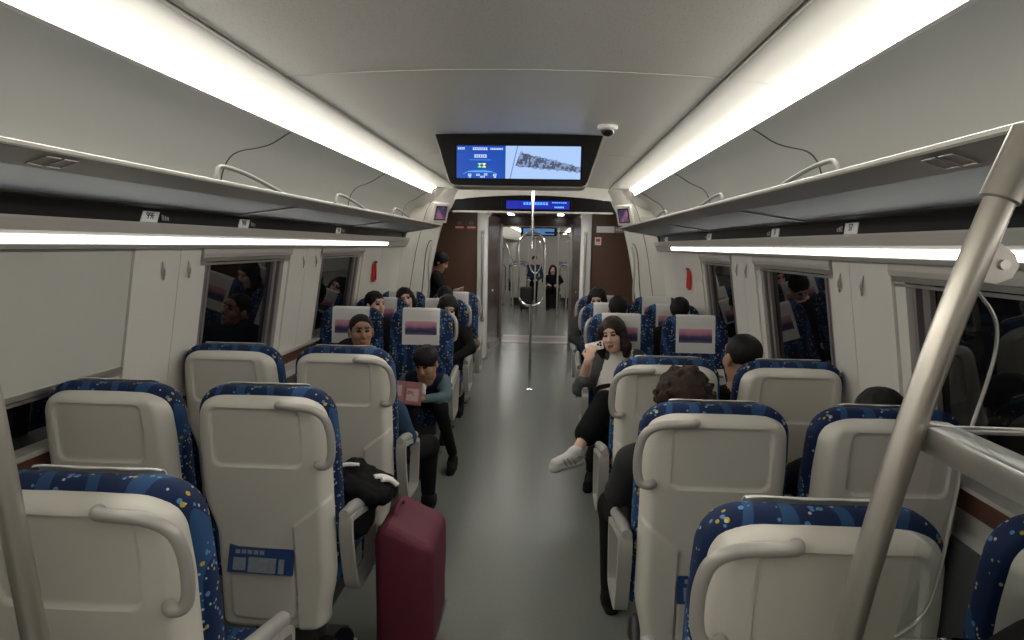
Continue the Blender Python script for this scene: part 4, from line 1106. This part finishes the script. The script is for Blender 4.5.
for q in range(5):
    y_ = .030 + q * .018; z_ = -.006 - q * .0065
    tube(bm, [TS(-.026, y_, z_ - .012), TS(0, y_ + .006, z_ + .003), TS(.026, y_, z_ - .012)], .0036, 6)
obj('lace', bm, M['paper'], sn, True)
bm = NB()
for sx in (-1, 1):
    for q in range(3): tube(bm, [TS(sx * .040, .015 + q * .03, -.078), TS(sx * .043, .028 + q * .03, -.055), TS(sx * .036, .042 + q * .028, -.030)], .0042, 6)
    tube(bm, [TS(sx * .040, -.045, -.05), TS(sx * .041, -.01, -.035), TS(sx * .038, .02, -.055)], .005, 6)
obj('side_stripe', bm, M['frame'], sn, True)
shoe('black_shoe', (.545, 4.60, .105), (-.25, -.95, 0), M['blackcloth'], p, 1.0)
t = empty('phone', (.556, 4.905, .925), 0, 'pale pink phone with dark camera lenses in the woman\'s raised hand', 'phone')
Rp = Matrix.Rotation(math.radians(-16), 4, 'Y') @ Matrix.Rotation(math.radians(-10), 4, 'Z') @ Matrix.Rotation(math.radians(-28), 4, 'X')
def xf(bm): bmesh.ops.transform(bm, matrix=Rp, verts=bm.verts); return bm
bm = NB(); box(bm, (-.066, -.005, -.032), (.066, .005, .032), .004); obj('phone_case', xf(bm), M['phone'], t, True)
bm = NB()
for x, z in ((.048, .016), (.048, -.004), (.030, .006)): cyl(bm, (x, -.005, z), (x, -.0085, z), .009, 14)
obj('camera_lens', xf(bm), M['lens'], t, True)

# boy reading
p = person((-.68, 4.85), 'young boy with black hair reading a pink book in the aisle seat')
hc = (-.612, 4.60, .822); R = rotm(FWD(-.25, -.95), -.42, .05); neck = (-.635, 4.70, .70); pel = (-.69, 4.95, .52)
pr = body(hc, neck, pel, .135, [((-.82, 4.68, .56), (-.735, 4.50, .60), (.3, -.6, .2), (.3, 0, 1), -1, .6), ((-.485, 4.66, .58), (-.60, 4.49, .600), (-.7, -.5, .1), (0, .1, 1), 1, .6)],
          [((-.70, 4.50, .50), (-.68, 4.60, .14)), ((-.515, 4.62, .50), (-.455, 4.80, .14))], 3, 4, s=.80)
pr = [q for q in pr]
for q in pr:
    if q['t'] == 'c' and q['m'] == 3 and q['r0'] <= .0465 and q['r0'] > .03: q['m'] = 5
pr += [EL((-.640, 4.655, .615), (.016, .020, .05), 6, rotm(0, .3), .01)]
pr += head_prims(hc, R, .97, neck=neck)
blob('body', pr, SK('skin2', 'navy', 'blackcloth', extra=('tealgrey', 'whitecloth')), p, .0055)
blob('hair', hair_prims(hc, R, .96, 'bowl'), [M['hair']], p, .005, .0008)
shoe('shoe', (-.455, 4.83, .09), (0, -1, 0), M['blackcloth'], p, .88); shoe('shoe', (-.68, 4.62, .09), (0, -1, 0), M['blackcloth'], p, .88)
t = empty('book', (-.725, 4.42, .655), 0, 'open pink picture book in the boy\'s hands', 'book')
t.rotation_euler = (math.radians(-38), math.radians(6), math.radians(10))
bm = NB(); box(bm, (-.125, .0, -.085), (-.0, .006, .085), .002); box(bm, (0, .0, -.085), (.115, .006, .085), .002); obj('cover', bm, M['pinkbook'], t)
bm = NB(); box(bm, (-.12, -.005, -.08), (-.004, .0, .08), .002); box(bm, (.004, -.005, -.08), (.11, .0, .08), .002); obj('page', bm, M['pinkbook'], t)
bm = NB(); box(bm, (-.08, -.0065, -.03), (-.02, -.0045, .05)); box(bm, (.015, -.0065, -.06), (.095, -.0045, .03)); obj('picture', bm, M['pinkpage'], t)

def sitter(label, hc, fw, pel, torso, leg, hairst='short', hairm='hair', skin='skin2', scale=1, pitch=0, roll=0, knees=None, arms=None, facing=-1, h=.009, sh=.18, neckoff=None, lip='lipn', shoes=True, noise=.0008, bulk=1):
    p = person((pel[0], pel[1]), label)
    R = rotm(FWD(*fw), pitch, roll)
    f = facing
    neck = neckoff or (hc[0] * .8 + pel[0] * .2, hc[1] - f * .035, hc[2] - .155)
    ax = (1, 0, 0) if f < 0 else (1, 0, 0)
    kn = knees or [((pel[0] - .12, pel[1] + f * .45, .52), (pel[0] - .12, pel[1] + f * .47, .12)), ((pel[0] + .12, pel[1] + f * .45, .52), (pel[0] + .12, pel[1] + f * .47, .12))]
    ar = arms or [((neck[0] - .24, pel[1] + f * .05, .72), (pel[0] - .12, pel[1] + f * .26, .64), (.5, f, 0), (0, 0, -1), f, .4), ((neck[0] + .24, pel[1] + f * .05, .72), (pel[0] + .12, pel[1] + f * .26, .64), (-.5, f, 0), (0, 0, -1), -f, .4)]
    pr = body(hc, neck, pel, sh, ar, kn, 3, 4, across=ax, s=scale, bulk=bulk) + head_prims(hc, R, scale, neck=neck)
    blob('body', pr, SK(skin, torso, leg, hairm, lip), p, h)
    blob('hair', hair_prims(hc, R, scale, hairst), [M[hairm]], p, .006, noise * 1.8)
    if shoes:
        for k in kn: shoe('shoe', (k[1][0], k[1][1], .095), (0, f, 0), M['blackcloth'], p)
    return p

sitter('short-haired man in dark clothes by the left window, glancing to the aisle', (-1.155, 4.93, .985), (.42, -.9), (-1.24, 5.00, .54), 'navy', 'blackcloth', 'buzz', 'hair', 'skin2', 1.12, .0, .0, h=.006, noise=.0003)
sitter('dark-haired person in black turned sideways behind the short-haired man', (-1.325, 6.02, 1.085), (.75, -.65), (-1.27, 6.02, .54), 'blackcloth', 'blackcloth', 'short', h=.008, skin='skin')
sitter('person with long dark hair in the farthest left window seat', (-1.265, 7.02, 1.06), (.3, -.95), (-1.26, 6.95, .54), 'charcoal', 'blackcloth', 'bob', h=.008, skin='skin', roll=.2)
sitter('person peeking out behind the boy\'s seat, dark fringe', (-.69, 6.10, 1.055), (.35, -.95), (-.74, 6.04, .54), 'blackcloth', 'blackcloth', 'bob', h=.008, skin='skin', roll=-.15, pitch=-.35)
pF = sitter('person in black with a tan bag in the farthest left aisle seat', (-.86, 7.08, 1.07), (.1, -1), (-.74, 6.95, .54), 'blackcloth', 'blackcloth', 'short', h=.008, skin='skin', pitch=-.35)
tb = person  # keep helper name short
t = empty('handbag', (-.545, 6.74, .66), 0, 'crumpled tan bag on the lap of the farthest left passenger', 'bag')
blob('pouch', [EL((-.545, 6.74, .655), (.10, .08, .055), 0, rotm(.3), .02), EL((-.60, 6.72, .685), (.05, .06, .03), 0, rotm(.6, .3), .02)], [M['tan']], t, .006, .002)
bm = NB(); tube(bm, smooth_path([(-.06, 0, .04), (-.04, 0, .09), (.03, 0, .09), (.06, 0, .04)], 2), .006, 8); obj('strap', bm, M['tan'], t, True)

# passengers facing away on the near rows
p = sitter('passenger with tousled brown hair seen from behind, dark jacket, right of the aisle', (.715, 2.475, 1.06), (.05, 1), (.735, 2.62, .54), 'charcoal', 'blackcloth', 'thick', 'hairb', 'skin', 1.10,
       facing=1, h=.007, noise=.0045, knees=[((.535, 3.02, .47), (.53, 2.98, .12)), ((.82, 3.04, .50), (.80, 3.05, .12))], neckoff=(.715, 2.47, .90),
       arms=[((.505, 2.57, .70), (.60, 2.86, .60), (.4, .9, 0), (0, 0, -1), 1, .5), ((.955, 2.60, .72), (.84, 2.86, .62), (-.4, .9, 0), (0, 0, -1), -1, .5)], bulk=1)
shoe('white_soled_shoe', (.62, 2.72, .095), (-.1, -1, 0), M['rubber'], p, 1, M['sole'])
sitter('passenger with faded black hair seen from behind, beside the right window', (1.155, 3.325, 1.115), (-.35, .94), (1.215, 3.50, .54), 'blackcloth', 'blackcloth', 'buzz', 'hair', 'skin2', 1.04, facing=1, h=.007, noise=.0004,
       neckoff=(1.165, 3.33, .95), arms=[((.99, 3.43, .72), (1.055, 3.62, .86), (.35, .3, .9), (.6, .3, 0), -1, .6), ((1.40, 3.50, .72), (1.28, 3.72, .66), (-.5, .8, 0), (0, 0, -1), -1, .5)])
t = empty('phone', (1.15, 3.66, .925), 0, 'white lit phone held up by the passenger with faded black hair', 'phone')
bm = NB(); box(bm, (-.036, -.004, -.075), (.036, .004, .075), .004); bmesh.ops.transform(bm, matrix=Matrix.Rotation(.5, 4, 'Z') @ Matrix.Rotation(-.35, 4, 'X'), verts=bm.verts); obj('phone_case', bm, M['phone'], t, True)
bm = NB(); box(bm, (-.032, -.0055, -.068), (.032, -.0035, .068)); bmesh.ops.transform(bm, matrix=Matrix.Rotation(.5, 4, 'Z') @ Matrix.Rotation(-.35, 4, 'X'), verts=bm.verts); obj('phone_screen', bm, M['paper'], t)
sitter('dark-haired passenger mostly hidden behind the slanted pole, right window', (1.395, 2.45, 1.035), (-.1, 1), (1.30, 2.62, .54), 'blackcloth', 'blackcloth', 'short', facing=1, h=.009, neckoff=(1.35, 2.46, .87))
sitter('slouching passenger in a blue denim top, hidden behind the third left aisle seat', (-.74, 3.46, .955), (0, 1), (-.72, 3.55, .53), 'jeans', 'blackcloth', 'short', facing=1, h=.008, neckoff=(-.74, 3.46, .81),
       knees=[((-.86, 4.02, .50), (-.86, 4.05, .12)), ((-.485, 3.98, .43), (-.50, 4.06, .12))], arms=[((-.96, 3.55, .62), (-.84, 3.84, .60), (.4, .9, 0), (0, 0, -1), 1, .5), ((-.515, 3.50, .62), (-.60, 3.80, .60), (-.4, .9, 0), (0, 0, -1), -1, .5)], sh=.17)
# right side, facing rows behind the woman
sitter('dark-haired person just behind the woman\'s seat', (.83, 6.02, 1.085), (0, -1), (.76, 5.95, .54), 'blackcloth', 'blackcloth', 'short', h=.009, skin='skin', pitch=-.9)
sitter('person with dark hair over the face in the farthest right aisle seat', (.715, 6.95, 1.10), (-.2, -.98), (.74, 6.88, .54), 'charcoal', 'blackcloth', 'bob', h=.009, skin='skin', pitch=-.3)
sitter('dark-haired person leaning at the right wall behind the printed covers', (1.36, 5.98, 1.085), (-.2, -1), (1.27, 5.95, .54), 'blackcloth', 'blackcloth', 'short', h=.009, skin='skin', pitch=-.9)
# standing person in the vestibule
p = person((-1.22, 8.95), 'person in black standing in the vestibule looking down at a phone')
hc = (-1.185, 8.88, 1.405); R = rotm(FWD(.9, -.2), -.45); neck = (-1.245, 8.9, 1.27); pel = (-1.27, 8.93, .80)
pr = body(hc, neck, pel, .17, [((-1.12, 8.74, 1.03), (-1.0, 8.70, 1.02), (1, 0, .1), (0, 0, 1), 1, .5), ((-1.18, 9.12, 1.02), (-1.03, 8.96, 1.03), (1, -.3, .1), (0, 0, 1), -1, .5)],
          [((-1.25, 8.82, .46), (-1.27, 8.82, .12)), ((-1.25, 9.02, .46), (-1.27, 9.02, .12))], 3, 4, across=(0, 1, 0), s=.95)
pr += head_prims(hc, R, .98, neck=neck)
blob('body', pr, SK('skin2', 'blackcloth', 'blackcloth'), p, .008); blob('hair', hair_prims(hc, R, .98, 'thick'), [M['hair']], p, .006, .001)
for y in (8.82, 9.02): shoe('shoe', (-1.27, y, .095), (1, 0, 0), M['rubber'], p)
t = empty('phone', (-.94, 8.78, 1.075), 0, 'phone in the hands of the person standing in the vestibule', 'phone')
bm = NB(); box(bm, (-.07, -.035, -.004), (.07, .035, .004), .003); bmesh.ops.transform(bm, matrix=Matrix.Rotation(-.3, 4, 'Y'), verts=bm.verts); obj('phone_case', bm, M['phone'], t, True)

# ================================================================== LUGGAGE
t = empty('suitcase', (-.315, 2.62, 0), 0, 'maroon soft suitcase standing in the aisle beside the seats', 'suitcase')
bm = NB(); box(bm, (-.105, -.19, .065), (.115, .19, .545), .05, seg=4)
for v in bm.verts:
    f = max(0, (v.co.z - .35) / .25)
    v.co.z += f * (.050 * math.exp(-((v.co.x + .06) / .09) ** 2) + .012 * math.sin(v.co.y * 22) - .06 * max(0, v.co.x) / .12)
    b_ = 1 - (abs(v.co.z - .32) / .3) ** 2
    v.co.x += math.copysign(.006 * b_, v.co.x)
bmesh.ops.subdivide_edges(bm, edges=bm.edges, cuts=2, use_grid_fill=True)
for v in bm.verts: v.co += v.normal * 0 + Vector((.0025 * math.sin(v.co.z * 37 + v.co.y * 13), .002 * math.sin(v.co.z * 29 + v.co.x * 31), .003 * math.sin(v.co.x * 45 + v.co.y * 20)))
obj('case_body', bm, M['maroon'], t, True)
bm = NB(); ring = []
for zz in (.10,): tube(bm, smooth_path([(-.10, -.193, zz), (.11, -.193, zz), (.118, -.185, zz), (.118, .185, zz)], 1), .004, 6)
obj('piping', bm, M['rubber'], t, True)
for x in (-.07, .08):
    for y in (-.15, .15):
        bm = NB(); tube(bm, [(x - .012, y, .028), (x + .012, y, .028)], .028, 16); box(bm, (x - .02, y - .02, .04), (x + .02, y + .02, .075), .006); obj('wheel', bm, M['rubber'], t, True)
bm = NB(); tube(bm, smooth_path([(-.05, -.07, .57), (-.05, -.06, .60), (-.05, .06, .60), (-.05, .07, .57)], 2), .009, 8); obj('carry_handle', bm, M['maroon'], t, True)

t = empty('jacket', (-.52, 2.6, .45), 0, 'black jacket with white stripes bundled on the seat beside the maroon suitcase', 'jacket')
blob('bundle', [EL((-.60, 2.60, .56), (.14, .13, .11), 0, rotm(0, 0, .2), .04), EL((-.50, 2.60, .665), (.12, .10, .055), 0, rotm(.2, 0, .25), .04), C((-.54, 2.66, .70), (-.42, 2.66, .655), .055, .045, 0, .03), C((-.62, 2.62, .70), (-.56, 2.66, .73), .05, .04, 0, .03)], [M['blackcloth']], t, .007, .003)
bm = NB()
for q in range(2): tube(bm, smooth_path([Vector((-.46 + q * .03, 2.60, .715 - q * .01)) - t.location, Vector((-.43 + q * .03, 2.625, .712 - q * .012)) - t.location, Vector((-.395 + q * .02, 2.635, .693 - q * .02)) - t.location], 2), .010, 8)
tube(bm, smooth_path([Vector((-.62, 2.585, .745)) - t.location, Vector((-.58, 2.60, .765)) - t.location, Vector((-.53, 2.63, .752)) - t.location], 2), .008, 8)
obj('white_stripe', bm, M['whitecloth'], t, True)
t = empty('sneaker', (-.585, 2.42, 0), 0, 'black cloth sneaker with a white star under the seat beside the maroon suitcase', 'sneaker')
blob('upper', [C((-.585, 2.36, .06), (-.58, 2.58, .045), .045, .038, 0, .02), EL((-.585, 2.37, .12), (.05, .055, .05), 0, I3, .03)], [M['blackcloth']], t, .005)
bm = NB(); box(bm, (-.047, -.11, 0), (.050, .20, .028), .012, seg=3); obj('sole', bm, M['sole'], t, True)
bm = NB(); P = [(.026 * (1 if k % 2 == 0 else .42) * math.sin(PI * k / 5), .026 * (1 if k % 2 == 0 else .42) * math.cos(PI * k / 5)) for k in range(10)]
tr(bm, P, -.110, -.100); bmesh.ops.translate(bm, vec=(0, 0, .115), verts=bm.verts); obj('white_star', bm, M['paper'], t)

t = empty('backpack', (1.05, 1.0, 0), 0, 'black padded backpack on a dark case at the lower right corner', 'bag')
blob('bag_body', [EL((1.07, 1.04, .78), (.17, .10, .28), 0, I3, .04), EL((1.03, 1.03, .99), (.13, .09, .09), 0, I3, .04), EL((1.14, 1.03, 1.02), (.10, .09, .10), 0, I3, .04), EL((1.07, 1.0, .58), (.15, .12, .2), 0, I3, .04)], [M['blackcloth']], t, .008, .002)
bm = NB(); box(bm, (-.16, -.14, 0), (.16, .13, .46), .05, seg=4); obj('lower_case', bm, M['base'], t, True)

# ================================================================== THE NEXT CARRIAGE
bm = NB(); box(bm, (-1.7, 12.4, -.06), (1.7, 36, 0)); struct('floor', bm, M['floor'])
bm = NB(); box(bm, (-1.6, 11.56, 2.27), (1.6, 36, 2.33)); struct('ceiling', bm, M['ceil'])
bm = NB(); box(bm, (-1.7, 36, 0), (1.7, 36.1, 2.4)); struct('wall_end', bm, M['lining'])
for s, side in ((-1, 'left'), (1, 'right')):
    bm = NB(); ribbon(bm, [(s * 1.50, 0), (s * 1.56, .8), (s * 1.48, 1.6), (s * 1.42, 1.8), (s * 1.2, 2.25)], 11.56, 36, .03, (0, 1)); struct('wall_' + side, bm, M['wall'], True)
    bm = NB(); box(bm, (s * .60, 11.50, 0), (s * 1.7, 11.58, 2.3)); struct('wall_end', bm, M['wall'])
    for i, y in enumerate((17.6, 20.6, 23.6)):
        bm = NB(); plate(bm, [(s * 1.515, y, .9), (s * 1.515, y + 2.2, .9), (s * 1.475, y + 2.2, 1.55), (s * 1.475, y, 1.55)], (-s * .012, 0, 0)); struct('window_%d' % (9 + i + (3 if s > 0 else 0)), bm, M['winglass'])
    t = empty('cove_light', (s * 1.0, 12, 2.25), 0, 'bright light strip on the %s of the next carriage ceiling' % side, 'ceiling light')
    bm = NB(); box(bm, (-.08, 0, -.01), (.08, 23.5, .015)); obj('diffuser', bm, M['farlight'], t)
    t = empty('luggage_rack', (s * 1.2, 17, 1.8), 0, 'distant luggage rack on the %s of the next carriage' % side, 'luggage rack')
    bm = NB(); prism(bm, [(-s * .22, .05), (-s * .22, .02), (s * .2, -.03), (s * .24, .0)], -1, 14); obj('shelf', bm, M['rail'], t)
    bm = NB(); box(bm, (-s * .24 if s > 0 else .22, -1, .02), (-s * .22 if s > 0 else .24, 14, .055)); obj('edge_strip', bm, M['lip'], t)
    # slanted poles by the partition
    t = empty('partition_pole', (s * .80, 17.3, 0), 0, 'slanted grab pole %s of the aisle in the next carriage' % side, 'grab pole')
    bm = NB(); tube(bm, [(s * .15, 0, 1.86), (-s * .10, 0, 1.25), (-s * .13, 0, 0)], .022, 10); obj('pole', bm, M['chrome'], t, True)
    bm = NB(); box(bm, (-.13, -.02, 1.15), (.5, .02, 1.20) ) if s > 0 else box(bm, (-.5, -.02, 1.15), (.13, .02, 1.20)); obj('cross_bar', bm, M['alu'], t)
for i, (x, y) in enumerate(((-.62, 18.6), (-1.2, 18.6), (.78, 18.8), (1.26, 18.8), (-.72, 20.4), (.75, 20.6), (-.72, 22.2), (.75, 22.4))):
    w = ['nearest white-backed seat left of the aisle in the next carriage', 'white-backed seat far left through the doorway', 'nearest white-backed seat right of the aisle in the next carriage', 'white-backed seat far right through the doorway',
         'second seat left of the aisle through the doorway', 'second seat right of the aisle through the doorway', 'third seat left of the aisle through the doorway', 'third seat right of the aisle through the doorway'][i]
    seat(x, y, 'away', abs(x) < 1, w, GN)
t = empty('handrail_pole', (-.10, 16.2, 0), 0, 'upright pole standing in the aisle of the next carriage', 'handrail pole')
bm = NB(); cyl(bm, (0, 0, 0), (0, 0, 2.27), .02, 10); obj('pole', bm, M['chrome'], t, True)
bm = NB(); tube(bm, [(.15 * math.cos(a * PI / 10), 0, 1.4 + .42 * math.sin(a * PI / 10)) for a in range(20)], .018, 8, True); obj('hand_loop', bm, M['chrome'], t, True)
t = empty('handrail_pole', (.42, 15.2, 0), 0, 'second pole with cross arm, right of the aisle in the next carriage', 'handrail pole')
bm = NB(); cyl(bm, (0, 0, 0), (0, 0, 2.27), .02, 10); obj('pole', bm, M['chrome'], t, True)
bm = NB(); cyl(bm, (-.3, 0, 1.93), (.3, 0, 1.93), .018, 8); obj('cross_arm', bm, M['rubber'], t, True)
t = empty('ceiling_television', (-.03, 16.0, 1.98), 0, 'small blue lit television far down the next carriage', 'television')
bm = NB(); box(bm, (-.42, 0, -.11), (.42, .08, .29), .02); obj('housing', bm, M['tv'], t)
bm = NB(); box(bm, (-.36, -.006, -.085), (.36, .0, .06)); obj('screen', bm, M['scrcyan2'], t)
t = empty('suitcase', (-.34, 17.0, 0), 0, 'black suitcase standing in the aisle of the next carriage', 'suitcase')
bm = NB(); box(bm, (-.14, -.11, .05), (.15, .11, .62), .04, seg=3); obj('case_body', bm, M['rubber'], t, True)
for x in (-.10, .12):
    bm = NB(); tube(bm, [(x - .015, 0, .03), (x + .015, 0, .03)], .03, 12); obj('wheel', bm, M['rubber'], t, True)
bm = NB(); tube(bm, [(-.06, 0, .61), (-.06, 0, .86), (.08, 0, .86), (.08, 0, .61)], .010, 8); obj('pull_handle', bm, M['alu'], t, True)
sitter('distant passenger in blue at the left of the next carriage aisle', (-.20, 20.4, 1.22), (.3, -1), (-.26, 20.5, .62), 'jeans', 'blackcloth', 'short', h=.014, skin='skin')
sitter('distant dark-clothed passenger in the middle of the next carriage aisle', (.33, 18.0, 1.02), (0, -1), (.33, 18.1, .50), 'blackcloth', 'blackcloth', 'bob', h=.014, skin='skin')
t = empty('stool_case', (.33, 18.15, 0), 0, 'dark case the distant middle passenger sits on', 'suitcase')
bm = NB(); box(bm, (-.17, -.12, .0), (.17, .14, .40), .04, seg=3); obj('case_body', bm, M['rubber'], t, True)
for nm, x, y, hh in (('left', -.26, 20.55, .5),):
    t = empty('stool_case', (x, y, 0), 0, 'dark case under the distant %s passenger' % ('blue-clad' if nm == 'left' else 'bent-over pink'), 'suitcase')
    bm = NB(); box(bm, (-.15, -.12, .0), (.15, .14, hh), .04, seg=3); obj('case_body', bm, M['rubber'], t, True)

# ================================================================== WORLD, CAMERA, VIEW
w = bpy.data.worlds.new('night'); S.world = w; w.use_nodes = True
w.node_tree.nodes['Background'].inputs[0].default_value = (.02, .025, .03, 1); w.node_tree.nodes['Background'].inputs[1].default_value = .3
fy = Vector(((549 - 512) / 683, (320 - 246) / 683, 1)).normalized()
uz = Vector((.023, 1, 0)); uz = (uz - fy * uz.dot(fy)).normalized(); rx = Vector((fy.z * uz.y - fy.y * uz.z, fy.x * uz.z - fy.z * uz.x, fy.y * uz.x - fy.x * uz.y))
if rx.x < 0: rx = -rx
right = Vector((rx.x, fy.x, uz.x)); up = Vector((rx.y, fy.y, uz.y)); fwd = Vector((rx.z, fy.z, uz.z))
cd = bpy.data.cameras.new('camera'); cam = bpy.data.objects.new('camera', cd); COL.objects.link(cam)
Mx = Matrix((right, up, -fwd)).transposed().to_4x4(); Mx.translation = (.213, 0, 1.64); cam.matrix_world = Mx
cd.sensor_width = 36; cd.lens = 683 / 1024 * 36; cd.clip_start = .02; cd.clip_end = 100
S.camera = cam
S.view_settings.view_transform = 'Standard'; S.view_settings.look = 'None'; S.view_settings.gamma = 1; S.view_settings.use_curve_mapping = False
S.view_settings.exposure = 1.12
